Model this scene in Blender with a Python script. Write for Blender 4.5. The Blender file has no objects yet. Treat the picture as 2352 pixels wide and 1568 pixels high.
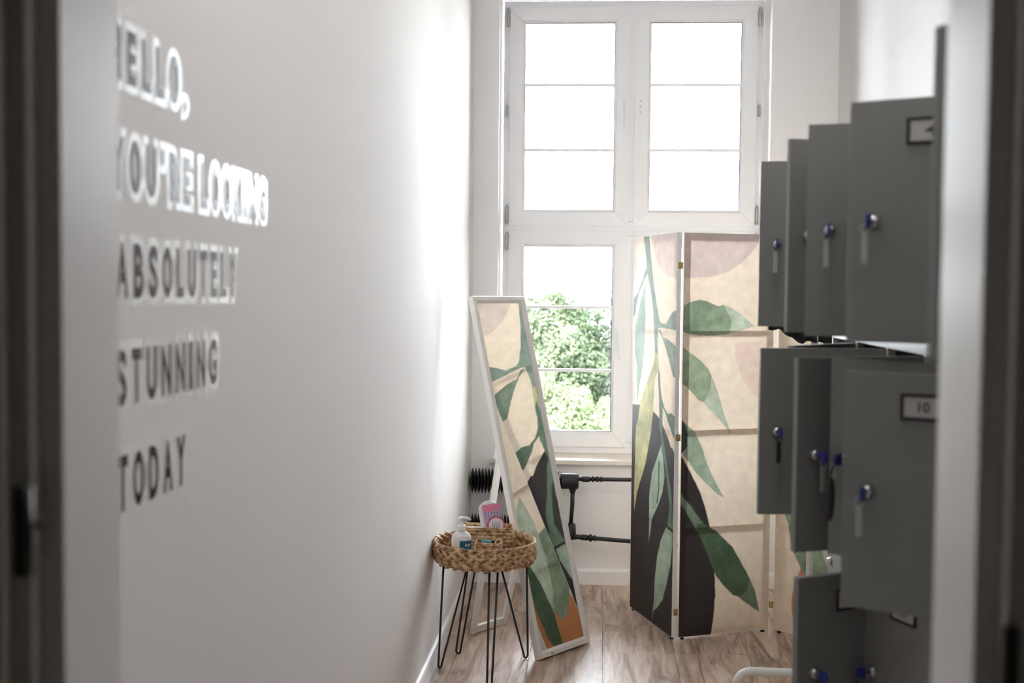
import bpy, bmesh, math, random
import numpy as np
from mathutils import Vector, Matrix
random.seed(7)
PI = math.pi
SC = bpy.context.scene
COL = SC.collection

# ------------------------------------------------------------------ camera
cam_d = bpy.data.cameras.new('camera'); cam = bpy.data.objects.new('camera', cam_d); COL.objects.link(cam)
cam.matrix_world = Matrix(((0.99690, -0.01277, 0.07745, 0.0), (0.07695, 0.04320, -0.99610, 0.0),
                           (0.00937, 0.99898, 0.04405, 1.471), (0, 0, 0, 1)))
cam_d.lens = 40.0; cam_d.sensor_width = 36.0; cam_d.clip_start = 0.05; cam_d.clip_end = 300
cam_d.dof.use_dof = True; cam_d.dof.focus_distance = 4.85; cam_d.dof.aperture_fstop = 3.5
SC.camera = cam

# ------------------------------------------------------------------ sky
SKY = 1.0
w = bpy.data.worlds.new('overcast'); SC.world = w; w.use_nodes = True
bg = w.node_tree.nodes['Background']; bg.inputs[0].default_value = (0.93, 0.965, 1.04, 1); bg.inputs[1].default_value = SKY
w.cycles.sampling_method = 'AUTOMATIC'
# sun from behind the building: it lights the trees and the court, and reaches the room only as bounce through the window
sn = bpy.data.lights.new('sun', 'SUN'); sn.energy = 2.4; sn.angle = math.radians(1.5); sn.color = (1.0, .965, .91)
so = bpy.data.objects.new('sun', sn); COL.objects.link(so); so.rotation_euler = (math.radians(42), 0, math.radians(-25))
# window opening as a light portal for the sky
def portal(name, loc, sx, sy, rotz):
    l = bpy.data.lights.new(name, 'AREA'); l.shape = 'RECTANGLE'; l.size = sx; l.size_y = sy; l.cycles.is_portal = True
    o = bpy.data.objects.new(name, l); COL.objects.link(o); o.location = loc; o.rotation_euler = (PI/2, 0, rotz + PI); return o

SC.view_settings.view_transform = 'Standard'; SC.view_settings.look = 'None'
SC.view_settings.gamma = 1.0; SC.view_settings.use_curve_mapping = False
SC.view_settings.exposure = 5.28
SC.cycles.max_bounces = 14; SC.cycles.diffuse_bounces = 9; SC.cycles.glossy_bounces = 5
SC.cycles.transmission_bounces = 8; SC.cycles.transparent_max_bounces = 12
SC.cycles.use_denoising = True; SC.cycles.sample_clamp_indirect = 12.0
SC.cycles.caustics_reflective = False; SC.cycles.caustics_refractive = False

# ------------------------------------------------------------------ helpers
def srgb(r, g, b):
    f = lambda c: (c/255)/12.92 if c/255 <= .04045 else ((c/255+.055)/1.055)**2.4
    return (f(r), f(g), f(b), 1)

class Mat:
    def __init__(s, name):
        s.m = bpy.data.materials.new(name); s.m.use_nodes = True; s.nt = s.m.node_tree
        s.b = s.nt.nodes['Principled BSDF']; s.out = s.nt.nodes['Material Output']
    def n(s, t, **k):
        nd = s.nt.nodes.new(t)
        for a, v in k.items(): setattr(nd, a, v)
        return nd
    def l(s, a, b): s.nt.links.new(a, b)

def plain(name, col, rough=.5, metal=0.0, noise=0.0, nscale=30, bump=0.0, bscale=200, coat=0.0):
    M = Mat(name); b = M.b
    b.inputs['Base Color'].default_value = col; b.inputs['Roughness'].default_value = rough
    b.inputs['Metallic'].default_value = metal; b.inputs['Coat Weight'].default_value = coat
    tc = M.n('ShaderNodeTexCoord')
    if noise:
        nz = M.n('ShaderNodeTexNoise'); nz.inputs['Scale'].default_value = nscale; nz.inputs['Detail'].default_value = 5
        M.l(tc.outputs['Object'], nz.inputs['Vector'])
        mx = M.n('ShaderNodeMix', data_type='RGBA')
        mx.inputs[6].default_value = tuple(c*(1-noise) for c in col[:3]) + (1,)
        mx.inputs[7].default_value = tuple(min(1, c*(1+noise)) for c in col[:3]) + (1,)
        M.l(nz.outputs['Fac'], mx.inputs[0]); M.l(mx.outputs[2], b.inputs['Base Color'])
    if bump:
        n2 = M.n('ShaderNodeTexNoise'); n2.inputs['Scale'].default_value = bscale; n2.inputs['Detail'].default_value = 3
        bp = M.n('ShaderNodeBump'); bp.inputs['Strength'].default_value = bump; bp.inputs['Distance'].default_value = .002
        M.l(tc.outputs['Object'], n2.inputs['Vector']); M.l(n2.outputs['Fac'], bp.inputs['Height']); M.l(bp.outputs[0], b.inputs['Normal'])
    return M.m

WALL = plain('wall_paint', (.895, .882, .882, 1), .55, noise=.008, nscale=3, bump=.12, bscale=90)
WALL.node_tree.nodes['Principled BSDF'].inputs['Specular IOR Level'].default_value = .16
WALLL = plain('left_wall_dimmed_paint', (.76, .742, .730, 1), .9, noise=.008, nscale=3, bump=.12, bscale=90)  # wall white toned down, so the colour carries this wall's dimmer light
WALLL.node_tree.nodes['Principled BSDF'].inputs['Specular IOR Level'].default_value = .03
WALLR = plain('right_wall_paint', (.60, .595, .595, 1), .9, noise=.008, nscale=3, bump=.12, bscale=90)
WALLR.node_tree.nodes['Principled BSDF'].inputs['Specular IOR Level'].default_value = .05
WALLC = plain('corridor_paint', (.55, .53, .50, 1), .6, noise=.02, nscale=3, bump=.1)
TRIM = plain('white_gloss_paint', (.88, .875, .88, 1), .22, bump=.05, bscale=60)
UPVC = plain('white_window_plastic', (.915, .92, .94, 1), .3, bump=.02)
LINING = plain('door_lining_gloss', (.36, .36, .37, 1), .25, bump=.03, bscale=40)
LINING.node_tree.nodes['Principled BSDF'].inputs['Specular IOR Level'].default_value = .3
CASING = plain('door_casing_paint', (.62, .59, .55, 1), .35, noise=.03, nscale=8)
GASKET = plain('dark_gasket', (.05, .04, .05, 1), .6, noise=.1)
STEEL = plain('brushed_steel', (.55, .55, .55, 1), .3, 1.0, noise=.1)
BRASS = plain('brass', (.50, .36, .14, 1), .35, 1.0, noise=.15)
BLACK = plain('black_paint', (.012, .013, .014, 1), .38, noise=.2, bump=.1)
ROD = plain('black_rod', (.012, .009, .012, 1), .4, noise=.1)
DARKM = plain('dark_steel', (.03, .04, .04, 1), .4, .6, noise=.1)
LDOOR = plain('locker_door_grey', (.19, .19, .182, 1), .42, noise=.03, nscale=12, bump=.04, bscale=300)
LBODY = plain('locker_body_grey', (.34, .35, .335, 1), .4, noise=.03, nscale=12)
LIN = plain('locker_inside', (.10, .10, .095, 1), .6, noise=.05)
BLUE = plain('blue_plastic', (.02, .03, .22, 1), .35, noise=.05)
PAPER = plain('label_card', (.42, .40, .39, 1), .5, noise=.05, nscale=60)
BLACKP = plain('black_plastic', (.02, .02, .02, 1), .4, noise=.1)
PRINTK = plain('black_ink', (.02, .02, .02, 1), .5, noise=.1)
WPLASTIC = plain('white_plastic', (.80, .80, .80, 1), .3, noise=.01)
TEALLAB = plain('teal_label', (.016, .13, .23, 1), .4, noise=.25, nscale=60)
PINK = plain('pink_card', (.75, .25, .38, 1), .45, noise=.04)
HOTPINK = plain('hot_pink_print', (.62, .06, .17, 1), .45, noise=.05)
LILAC = plain('lilac_print', (.55, .45, .62, 1), .45, noise=.15, nscale=200)
NAVYP = plain('navy_print', (.10, .09, .25, 1), .5, noise=.05)
TEALC = plain('teal_fabric', (.16, .40, .46, 1), .8, noise=.3, nscale=150)
BLACKC = plain('black_fabric', (.010, .009, .010, 1), .9, noise=.3, bump=.4)
WOODF = plain('screen_wood', (.74, .62, .50, 1), .5, noise=.12, nscale=20)
MFRAME = plain('mirror_frame_white', (.78, .76, .72, 1), .3, noise=.01, bump=.03)
TUBEW = plain('white_tube', (.72, .72, .70, 1), .3, noise=.02)
FOOT = plain('black_foot', (.01, .01, .01, 1), .6, noise=.1)
STONE = plain('sill_stone', (.80, .72, .64, 1), .3, noise=.08, nscale=14)
BARK = plain('bark', (.10, .075, .05, 1), .9, noise=.3)
GRASS = plain('pale_court_gravel', (.55, .54, .52, 1), .9, noise=.3, nscale=.5)
RENDER = plain('pale_render', (.80, .79, .76, 1), .8, noise=.04, nscale=2)
ROOFM = plain('roof_tile', (.30, .12, .07, 1), .8, noise=.2)
PANEG = plain('far_glass', (.05, .06, .07, 1), .1, noise=.1)
TERRA = plain('terracotta', (.45, .18, .10, 1), .7, noise=.1)
SOIL = plain('soil', (.03, .02, .015, 1), .9, noise=.3)

def mirror_mat():
    M = Mat('mirror_silver'); M.b.inputs['Base Color'].default_value = (.92, .93, .92, 1)
    M.b.inputs['Metallic'].default_value = 1; M.b.inputs['Roughness'].default_value = .01
    nz = M.n('ShaderNodeTexNoise'); nz.inputs['Scale'].default_value = 5
    mr = M.n('ShaderNodeMapRange'); mr.inputs[3].default_value = .004; mr.inputs[4].default_value = .014
    M.l(nz.outputs['Fac'], mr.inputs[0]); M.l(mr.outputs[0], M.b.inputs['Roughness']); return M.m
MIRROR = mirror_mat()

def glass_mat():
    M = Mat('window_glass'); M.nt.nodes.remove(M.b)
    tr = M.n('ShaderNodeBsdfTransparent'); tr.inputs[0].default_value = (.97, .985, .98, 1)
    gl = M.n('ShaderNodeBsdfGlossy'); gl.inputs['Roughness'].default_value = .02
    fr = M.n('ShaderNodeFresnel'); fr.inputs[0].default_value = 1.5
    nz = M.n('ShaderNodeTexNoise'); nz.inputs['Scale'].default_value = 2
    ml = M.n('ShaderNodeMath', operation='MULTIPLY_ADD'); ml.inputs[1].default_value = .01; 
    mx = M.n('ShaderNodeMixShader')
    M.l(nz.outputs['Fac'], ml.inputs[0]); M.l(fr.outputs[0], ml.inputs[2])
    M.l(ml.outputs[0], mx.inputs[0]); M.l(tr.outputs[0], mx.inputs[1]); M.l(gl.outputs[0], mx.inputs[2]); M.l(mx.outputs[0], M.out.inputs[0])
    return M.m
GLASS = glass_mat()

def wood_floor():
    M = Mat('laminate_oak'); tc = M.n('ShaderNodeTexCoord'); oi = M.n('ShaderNodeObjectInfo')
    sc = M.n('ShaderNodeVectorMath', operation='SCALE'); sc.inputs['Scale'].default_value = 7.0
    cb = M.n('ShaderNodeCombineXYZ'); M.l(oi.outputs['Random'], cb.inputs[0]); M.l(oi.outputs['Random'], cb.inputs[1]); M.l(oi.outputs['Random'], cb.inputs[2])
    M.l(cb.outputs[0], sc.inputs[0])
    ad = M.n('ShaderNodeVectorMath', operation='ADD'); M.l(tc.outputs['Object'], ad.inputs[0]); M.l(sc.outputs[0], ad.inputs[1])
    mp = M.n('ShaderNodeMapping'); mp.inputs['Scale'].default_value = (9.0, 1.1, 1.0); M.l(ad.outputs[0], mp.inputs[0])
    n1 = M.n('ShaderNodeTexNoise'); n1.inputs['Scale'].default_value = 2.2; n1.inputs['Detail'].default_value = 9; n1.inputs['Distortion'].default_value = 1.4
    M.l(mp.outputs[0], n1.inputs['Vector'])
    mp2 = M.n('ShaderNodeMapping'); mp2.inputs['Scale'].default_value = (90, 5, 1); M.l(ad.outputs[0], mp2.inputs[0])
    n2 = M.n('ShaderNodeTexNoise'); n2.inputs['Scale'].default_value = 1.5; n2.inputs['Detail'].default_value = 4; M.l(mp2.outputs[0], n2.inputs['Vector'])
    mp3 = M.n('ShaderNodeMapping'); mp3.inputs['Scale'].default_value = (4.2, 2.4, 1); M.l(ad.outputs[0], mp3.inputs[0])
    n3 = M.n('ShaderNodeTexNoise'); n3.inputs['Scale'].default_value = 1.6; n3.inputs['Detail'].default_value = 3; n3.inputs['Distortion'].default_value = .6; M.l(mp3.outputs[0], n3.inputs['Vector'])
    r1 = M.n('ShaderNodeValToRGB'); e = r1.color_ramp.elements
    e[0].position = .33; e[0].color = (.29, .185, .13, 1); e[1].position = .62; e[1].color = (.66, .51, .415, 1)
    M.l(n1.outputs['Fac'], r1.inputs[0])
    r2 = M.n('ShaderNodeMapRange'); r2.inputs[1].default_value = .35; r2.inputs[2].default_value = .7; r2.inputs[3].default_value = .8; r2.inputs[4].default_value = 1.08
    M.l(n2.outputs['Fac'], r2.inputs[0])
    r3 = M.n('ShaderNodeMapRange'); r3.inputs[1].default_value = .58; r3.inputs[2].default_value = .74; r3.inputs[3].default_value = 1.0; r3.inputs[4].default_value = .45
    M.l(n3.outputs['Fac'], r3.inputs[0])
    mu = M.n('ShaderNodeMath', operation='MULTIPLY'); M.l(r2.outputs[0], mu.inputs[0]); M.l(r3.outputs[0], mu.inputs[1])
    vm = M.n('ShaderNodeVectorMath', operation='SCALE'); M.l(r1.outputs[0], vm.inputs[0]); M.l(mu.outputs[0], vm.inputs['Scale'])
    M.l(vm.outputs[0], M.b.inputs['Base Color']); M.b.inputs['Roughness'].default_value = .36
    bp = M.n('ShaderNodeBump'); bp.inputs['Strength'].default_value = .12; bp.inputs['Distance'].default_value = .001
    M.l(n2.outputs['Fac'], bp.inputs['Height']); M.l(bp.outputs[0], M.b.inputs['Normal'])
    return M.m
FLOORM = wood_floor()

def wicker():
    M = Mat('water_hyacinth'); tc = M.n('ShaderNodeTexCoord')
    n1 = M.n('ShaderNodeTexNoise'); n1.inputs['Scale'].default_value = 55; n1.inputs['Detail'].default_value = 5; M.l(tc.outputs['Object'], n1.inputs['Vector'])
    r = M.n('ShaderNodeValToRGB'); e = r.color_ramp.elements
    e[0].position = .3; e[0].color = (.19, .10, .045, 1); e[1].position = .66; e[1].color = (.70, .47, .26, 1)
    M.l(n1.outputs['Fac'], r.inputs[0]); M.l(r.outputs[0], M.b.inputs['Base Color']); M.b.inputs['Roughness'].default_value = .55
    n2 = M.n('ShaderNodeTexNoise'); n2.inputs['Scale'].default_value = 300; M.l(tc.outputs['Object'], n2.inputs['Vector'])
    bp = M.n('ShaderNodeBump'); bp.inputs['Strength'].default_value = .3; bp.inputs['Distance'].default_value = .001
    M.l(n2.outputs['Fac'], bp.inputs['Height']); M.l(bp.outputs[0], M.b.inputs['Normal']); return M.m
WICK = wicker()

def leaf_mat(name, c1, c2, trans):
    M = Mat(name); oi = M.n('ShaderNodeTexCoord'); nz = M.n('ShaderNodeTexNoise'); nz.inputs['Scale'].default_value = 1.3; nz.inputs['Detail'].default_value = 6
    M.l(oi.outputs['Object'], nz.inputs['Vector'])
    r = M.n('ShaderNodeValToRGB'); e = r.color_ramp.elements; e[0].position = .38; e[0].color = c1; e[1].position = .62; e[1].color = c2
    M.l(nz.outputs['Fac'], r.inputs[0]); M.l(r.outputs[0], M.b.inputs['Base Color']); M.b.inputs['Roughness'].default_value = .7; M.b.inputs['Specular IOR Level'].default_value = .02
    t = M.n('ShaderNodeBsdfTranslucent'); M.l(r.outputs[0], t.inputs[0]); mx = M.n('ShaderNodeMixShader'); mx.inputs[0].default_value = trans
    M.l(M.b.outputs[0], mx.inputs[1]); M.l(t.outputs[0], mx.inputs[2]); M.l(mx.outputs[0], M.out.inputs[0]); return M.m
LEAF1 = leaf_mat('foliage_mid_green', (.026, .037, .022, 1), (.062, .077, .046, 1), .3)
LEAF2 = leaf_mat('foliage_bright_green', (.042, .056, .028, 1), (.082, .100, .054, 1), .35)
LEAF3 = leaf_mat('foliage_conifer', (.020, .024, .020, 1), (.045, .050, .042, 1), .2)
LEAF4 = leaf_mat('house_plant_leaf', (.20, .30, .06, 1), (.55, .60, .25, 1), .4)

def sticker(name, col, rough):
    return plain(name, col, rough, noise=.03, nscale=40, bump=.02, bscale=300)
HALO = sticker('clear_vinyl_film', (.84, .86, .85, 1), .23)
INK = sticker('dark_brown_vinyl', (.050, .034, .034, 1), .22)

HALO.node_tree.nodes['Principled BSDF'].inputs['Specular IOR Level'].default_value = .20
INK.node_tree.nodes['Principled BSDF'].inputs['Specular IOR Level'].default_value = .05
def canvas_mat():
    M = Mat('printed_canvas'); at = M.n('ShaderNodeAttribute'); at.attribute_name = 'print'
    tc = M.n('ShaderNodeTexCoord'); n1 = M.n('ShaderNodeTexNoise'); n1.inputs['Scale'].default_value = 22; n1.inputs['Detail'].default_value = 8
    M.l(tc.outputs['Object'], n1.inputs['Vector'])
    mr = M.n('ShaderNodeMapRange'); mr.inputs[1].default_value = .3; mr.inputs[2].default_value = .7; mr.inputs[3].default_value = .90; mr.inputs[4].default_value = 1.07
    M.l(n1.outputs['Fac'], mr.inputs[0])
    # sparse warm paper flecks
    v = M.n('ShaderNodeTexVoronoi'); v.inputs['Scale'].default_value = 16; M.l(tc.outputs['Object'], v.inputs['Vector'])
    m2 = M.n('ShaderNodeMapRange'); m2.inputs[1].default_value = .03; m2.inputs[2].default_value = .09; m2.inputs[3].default_value = .9; m2.inputs[4].default_value = 1.0
    M.l(v.outputs['Distance'], m2.inputs[0])
    mm = M.n('ShaderNodeMath', operation='MULTIPLY'); M.l(mr.outputs[0], mm.inputs[0]); M.l(m2.outputs[0], mm.inputs[1])
    sc = M.n('ShaderNodeVectorMath', operation='SCALE'); M.l(at.outputs['Color'], sc.inputs[0]); M.l(mm.outputs[0], sc.inputs['Scale'])
    M.l(sc.outputs[0], M.b.inputs['Base Color']); M.b.inputs['Roughness'].default_value = .6
    t = M.n('ShaderNodeBsdfTranslucent'); M.l(sc.outputs[0], t.inputs[0])
    mx = M.n('ShaderNodeMixShader'); mx.inputs[0].default_value = .145
    M.l(M.b.outputs[0], mx.inputs[1]); M.l(t.outputs[0], mx.inputs[2]); M.l(mx.outputs[0], M.out.inputs[0]); return M.m
CANVAS = canvas_mat()

def box(bm, x0, x1, y0, y1, z0, z1, M=None, mi=0):
    vs = [bm.verts.new((x, y, z)) for x in (x0, x1) for y in (y0, y1) for z in (z0, z1)]
    if M is not None:
        for v in vs: v.co = M @ v.co
    for f in ((0,1,3,2),(4,6,7,5),(0,4,5,1),(2,3,7,6),(0,2,6,4),(1,5,7,3)):
        fc = bm.faces.new([vs[i] for i in f]); fc.material_index = mi
    return vs

def tube(bm, pts, r, seg=10, cap=True, mi=0):
    pts = [Vector(p) for p in pts]; n = len(pts); rs = r if isinstance(r, (list, tuple)) else [r]*n
    rings = []; up = None
    for i, p in enumerate(pts):
        t = (pts[min(i+1, n-1)] - pts[max(i-1, 0)]).normalized()
        if up is None: up = Vector((0,0,1)) if abs(t.z) < .9 else Vector((1,0,0))
        a = t.cross(up).normalized(); b = t.cross(a).normalized(); up = -b if b.dot(up) < 0 else b
        a = t.cross(up).normalized(); b = a.cross(t).normalized()
        rings.append([bm.verts.new(p + a*math.cos(2*PI*k/seg)*rs[i] + b*math.sin(2*PI*k/seg)*rs[i]) for k in range(seg)])
    for i in range(n-1):
        for k in range(seg):
            f = bm.faces.new((rings[i][k], rings[i][(k+1)%seg], rings[i+1][(k+1)%seg], rings[i+1][k])); f.smooth = True; f.material_index = mi
    if cap:
        for rg in (rings[0], rings[-1]):
            f = bm.faces.new(rg); f.material_index = mi

def lathe(bm, prof, seg=24, M=None, mi=0, sx=1, sy=1, closed=False):
    rings = []
    for r, z in prof:
        rg = []
        for k in range(seg):
            c = Vector((r*math.cos(2*PI*k/seg)*sx, r*math.sin(2*PI*k/seg)*sy, z))
            rg.append(bm.verts.new(M @ c if M is not None else c))
        rings.append(rg)
    for i in range(len(rings)-1):
        for k in range(seg):
            f = bm.faces.new((rings[i][k], rings[i][(k+1)%seg], rings[i+1][(k+1)%seg], rings[i+1][k])); f.smooth = True; f.material_index = mi
    if closed:
        for k in range(seg): bm.faces.new((rings[-1][k], rings[-1][(k+1)%seg], rings[0][(k+1)%seg], rings[0][k])).material_index = mi
        return
    for rg in (rings[0], rings[-1]):
        f = bm.faces.new(rg); f.material_index = mi

def blob(bm, c, r, M=None, seg=6, rings=4, mi=0):
    """ellipsoid, radii r=(a,b,c), oriented by matrix M (3x3)"""
    vs = []
    top = None
    c = Vector(c)
    def P(th, ph):
        v = Vector((r[0]*math.cos(th), r[1]*math.sin(th)*math.cos(ph), r[2]*math.sin(th)*math.sin(ph)))
        return c + (M @ v if M is not None else v)
    a = bm.verts.new(P(0, 0)); z = bm.verts.new(P(PI, 0))
    for i in range(1, rings):
        vs.append([bm.verts.new(P(PI*i/rings, 2*PI*k/seg)) for k in range(seg)])
    for k in range(seg):
        f = bm.faces.new((a, vs[0][(k+1)%seg], vs[0][k])); f.smooth = True; f.material_index = mi
        f = bm.faces.new((z, vs[-1][k], vs[-1][(k+1)%seg])); f.smooth = True; f.material_index = mi
        for i in range(len(vs)-1):
            f = bm.faces.new((vs[i][k], vs[i][(k+1)%seg], vs[i+1][(k+1)%seg], vs[i+1][k])); f.smooth = True; f.material_index = mi

def finish(name, bm, mats, parent=None, bevel=0.0, loc=None, rot=None, segs=2):
    bmesh.ops.recalc_face_normals(bm, faces=bm.faces)
    me = bpy.data.meshes.new(name); bm.to_mesh(me); bm.free()
    for m in (mats if isinstance(mats, (list, tuple)) else [mats]): me.materials.append(m)
    o = bpy.data.objects.new(name, me); COL.objects.link(o)
    if parent is not None: o.parent = parent
    if loc is not None: o.location = loc
    if rot is not None: o.rotation_euler = rot
    if bevel:
        md = o.modifiers.new('bevel', 'BEVEL'); md.width = bevel; md.segments = segs; md.limit_method = 'ANGLE'; md.angle_limit = .6
    return o

def B(): return bmesh.new()
def bx(name, mat, dims, parent=None, bevel=0.0, M=None, **k):
    bm = B(); box(bm, *dims, M=M); return finish(name, bm, mat, parent, bevel, **k)

def tag(o, label=None, cat=None, group=None, kind=None):
    if label: o['label'] = label
    if cat: o['category'] = cat
    if group: o['group'] = group
    if kind: o['kind'] = kind
    return o
def empty(name, loc=(0,0,0), rz=0.0, label=None, cat=None, group=None, kind=None):
    o = bpy.data.objects.new(name, None); COL.objects.link(o); o.location = loc; o.rotation_euler = (0, 0, rz); o.empty_display_size = .1
    return tag(o, label, cat, group, kind)

# ------------------------------------------------------------------ the room shell
XL, XR, YD, YC, H = -.640, 1.148, 1.10, .98, 3.30     # left wall, right wall, door wall (room side / corridor side), ceiling
WY, WD = 5.697, math.radians(1.15)                    # window wall origin and its slight skew
def wall_at(u): return WY + u*math.tan(WD)
portal('sky_portal', (.15, WY + .30, 1.80), 1.34, 2.36, WD)

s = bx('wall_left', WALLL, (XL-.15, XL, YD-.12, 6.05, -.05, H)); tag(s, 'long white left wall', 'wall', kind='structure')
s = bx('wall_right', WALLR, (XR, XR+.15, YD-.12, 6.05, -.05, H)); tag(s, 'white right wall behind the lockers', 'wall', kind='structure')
s = bx('ceiling', WALL, (XL-.1, XR+.1, YD-.02, 6.0, H, H+.15)); tag(s, 'white ceiling', 'ceiling', kind='structure')
# window wall in its own frame: u along, v into the wall
UL, UR, SB, HT, TH = -.515, .823, .606, 2.966, .36
bm = B()
box(bm, -.80, UL, 0, TH, -.05, H); box(bm, UR, 1.35, 0, TH, -.05, H)
box(bm, UL, UR, 0, TH, -.05, SB); box(bm, UL, UR, 0, TH, HT, H)
s = finish('wall_window', bm, WALL, loc=(0, WY, 0), rot=(0, 0, WD)); tag(s, 'white end wall with the tall window', 'wall', kind='structure')
# door wall with its opening
DL, DR, DT = -.4785, .319, 2.08
bm = B()
box(bm, -1.60, DL-.03, YC+.004, YD-.004, -.05, 3.0); box(bm, DR+.03, 1.90, YC+.004, YD-.004, -.05, 3.0); box(bm, DL-.03, DR+.03, YC+.004, YD-.004, DT+.03, 3.0)
box(bm, XL, XR, YC+.01, YD-.004, 3.0, H)
s = finish('wall_door', bm, WALL); tag(s, 'wall with the doorway', 'wall', kind='structure')
# corridor the camera stands in
s = bx('wall_corridor_left', WALLC, (-1.75, -1.60, -1.6, 1.1, -.05, 2.75)); tag(s, kind='structure')
s = bx('wall_corridor_right', WALLC, (1.90, 2.05, -1.6, 1.1, -.05, 2.75)); tag(s, kind='structure')
s = bx('wall_corridor_back', WALLC, (-1.75, 2.05, -1.75, -1.6, -.05, 2.75)); tag(s, kind='structure')
s = bx('wall_corridor_front', WALLC, (-1.60, DL-.09, YC-.006, YC+.003, 0, 2.75)); tag(s, kind='structure')
s = bx('wall_corridor_front', WALLC, (DR+.09, 1.90, YC-.006, YC+.003, 0, 2.75)); tag(s, kind='structure')
s = bx('wall_corridor_front', WALLC, (DL-.09, DR+.09, YC-.006, YC+.003, DT+.09, 2.75)); tag(s, kind='structure')
s = bx('ceiling_corridor', WALLC, (-1.75, 2.05, -1.75, 1.09, 2.75, 2.9)); tag(s, kind='structure')

# floor: laminate boards laid towards the window
fl = bx('floor', GASKET, (-1.75, 2.05, -1.75, 6.05, -.06, -.012)); tag(fl, 'laminate floor of wide brown oak boards', 'floor', kind='structure')
pm = {}
ends = {0: 4.983, 1: 5.168, 2: 5.276, 3: 4.999, 4: 4.638, 5: 5.44, 6: 4.83}
PW = .2945; PX0 = -.8575
for c in range(-4, 10):
    x0 = PX0 + c*PW; e = ends.get(c, 4.7 + .31*(c % 3)); ys = [e + 1.285*k for k in range(-6, 3)]
    for k in range(len(ys)-1):
        a, b = max(ys[k], -1.7), min(ys[k+1], 5.72)
        if b - a < .05: continue
        if a > .95 and (x0 > XR or x0+PW < XL): continue
        key = round(b-a, 4)
        if key not in pm:
            bm = B(); box(bm, .0008, PW-.0008, .0008, b-a-.0008, -.012, 0); bmesh.ops.recalc_face_normals(bm, faces=bm.faces)
            me = bpy.data.meshes.new('plank'); bm.to_mesh(me); bm.free(); me.materials.append(FLOORM); pm[key] = me
        o = bpy.data.objects.new('plank', pm[key]); COL.objects.link(o); o.parent = fl; o.location = (x0, a, 0)

# flush ceiling lamp, switched on
LAMP = Mat('lamp_diffuser'); LAMP.nt.nodes.remove(LAMP.b); em_ = LAMP.n('ShaderNodeEmission'); em_.inputs[0].default_value = (1.0, .97, .94, 1); em_.inputs[1].default_value = .60
LAMP.l(em_.outputs[0], LAMP.out.inputs[0])
cl = empty('ceiling_lamp', (.20, 1.72, H), 0, 'round white flush lamp on the room ceiling near the doorway', 'lamp')
bm = B(); lathe(bm, [(.20, -.0002), (.235, -.002), (.235, -.030), (.226, -.034), (.226, -.028), (.20, -.026)], 40); finish('lamp_body', bm, TRIM, cl)
bm = B(); lathe(bm, [(.225, -.027), (.225, -.040), (.215, -.052), (.16, -.064), (.08, -.071), (.005, -.073)], 40); finish('lamp_diffuser', bm, LAMP.m, cl)

# baseboards
def skirt(name, length, loc, rz, label):
    bm = B(); prof = [(0, 0), (.016, 0), (.016, .066), (.012, .076), (.004, .080), (0, .080)]
    r0 = [bm.verts.new((0, -a, b)) for a, b in prof]; r1 = [bm.verts.new((length, -a, b)) for a, b in prof]
    n = len(prof)
    for i in range(n): bm.faces.new((r0[i], r0[(i+1)%n], r1[(i+1)%n], r1[i]))
    bm.faces.new(r0); bm.faces.new(r1)
    s = finish(name, bm, TRIM, loc=loc, rot=(0, 0, rz)); tag(s, label, 'baseboard', kind='structure')
skirt('baseboard_left', 4.575, (XL+.0005, 1.105, 0), PI/2, 'white baseboard along the left wall')
skirt('baseboard_window', XR-XL-.018, (XL+.018, wall_at(XL)-.0005, 0), WD, 'white baseboard under the window')
skirt('baseboard_right', 4.575, (XR-.0005, 5.68, 0), -PI/2, 'white baseboard along the right wall')

# door frame (white lining, stop and casings)
df = empty('door_1', (0, YC, 0), 0, 'white door frame around the doorway', 'door frame', kind='structure')
for sgn, X in ((1, DL), (-1, DR)):
    f = 'lining'
    bm = B(); box(bm, min(X, X-sgn*.028), max(X, X-sgn*.028), 0, .12, 0, DT); finish(f, bm, TRIM, df, .002)
    # corridor casing, stepped
    a, b = X-sgn*.019, X-sgn*.105
    bm = B(); box(bm, min(a, b), max(a, b), -.022, -.001, 0, DT+.07); finish('casing', bm, CASING, df, .003)
    a, b = X-sgn*.036, X-sgn*.095
    bm = B(); box(bm, min(a, b), max(a, b), -.040, -.0225, 0, DT+.06); finish('casing_step', bm, CASING, df, .004)
    # room casing
    a, b = X-sgn*.004, X-sgn*.085
    bm = B(); box(bm, min(a, b), max(a, b), .121, .133, 0, DT+.06); finish('casing', bm, TRIM, df, .003)
bm = B(); box(bm, DL+.0005, DR-.0005, 0, .12, DT-.001, DT+.026); finish('lining', bm, TRIM, df, .002)
bm = B(); box(bm, DL-.105, DR+.105, -.022, -.001, DT+.0705, DT+.14); finish('casing', bm, CASING, df, .003)
bm = B(); box(bm, DL-.002, DR+.002, -.020, -.001, DT-.02, DT+.069); finish('casing', bm, CASING, df, .003)
# dark hinge on the left casing, latch plate on the right one
bm = B(); tube(bm, [(DL-.010, -.052, 1.225), (DL-.010, -.052, 1.302)], .008, 12); box(bm, DL-.020, DL-.008, -.048, -.041, 1.228, 1.300)
finish('hinge', bm, DARKM, df)
bm = B(); lathe(bm, [(.003, 0), (.0035, .002)], 10, Matrix.Translation((DL-.012, -.0235, 1.262)) @ Matrix.Rotation(PI/2, 4, 'X')); finish('screw', bm, DARKM, df)
bm = B(); box(bm, DR+.008, DR+.021, -.0480, -.0405, .99, 1.205); box(bm, DR+.012, DR+.018, -.052, -.0475, 1.08, 1.12); finish('strike_plate', bm, DARKM, df, .001)

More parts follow.
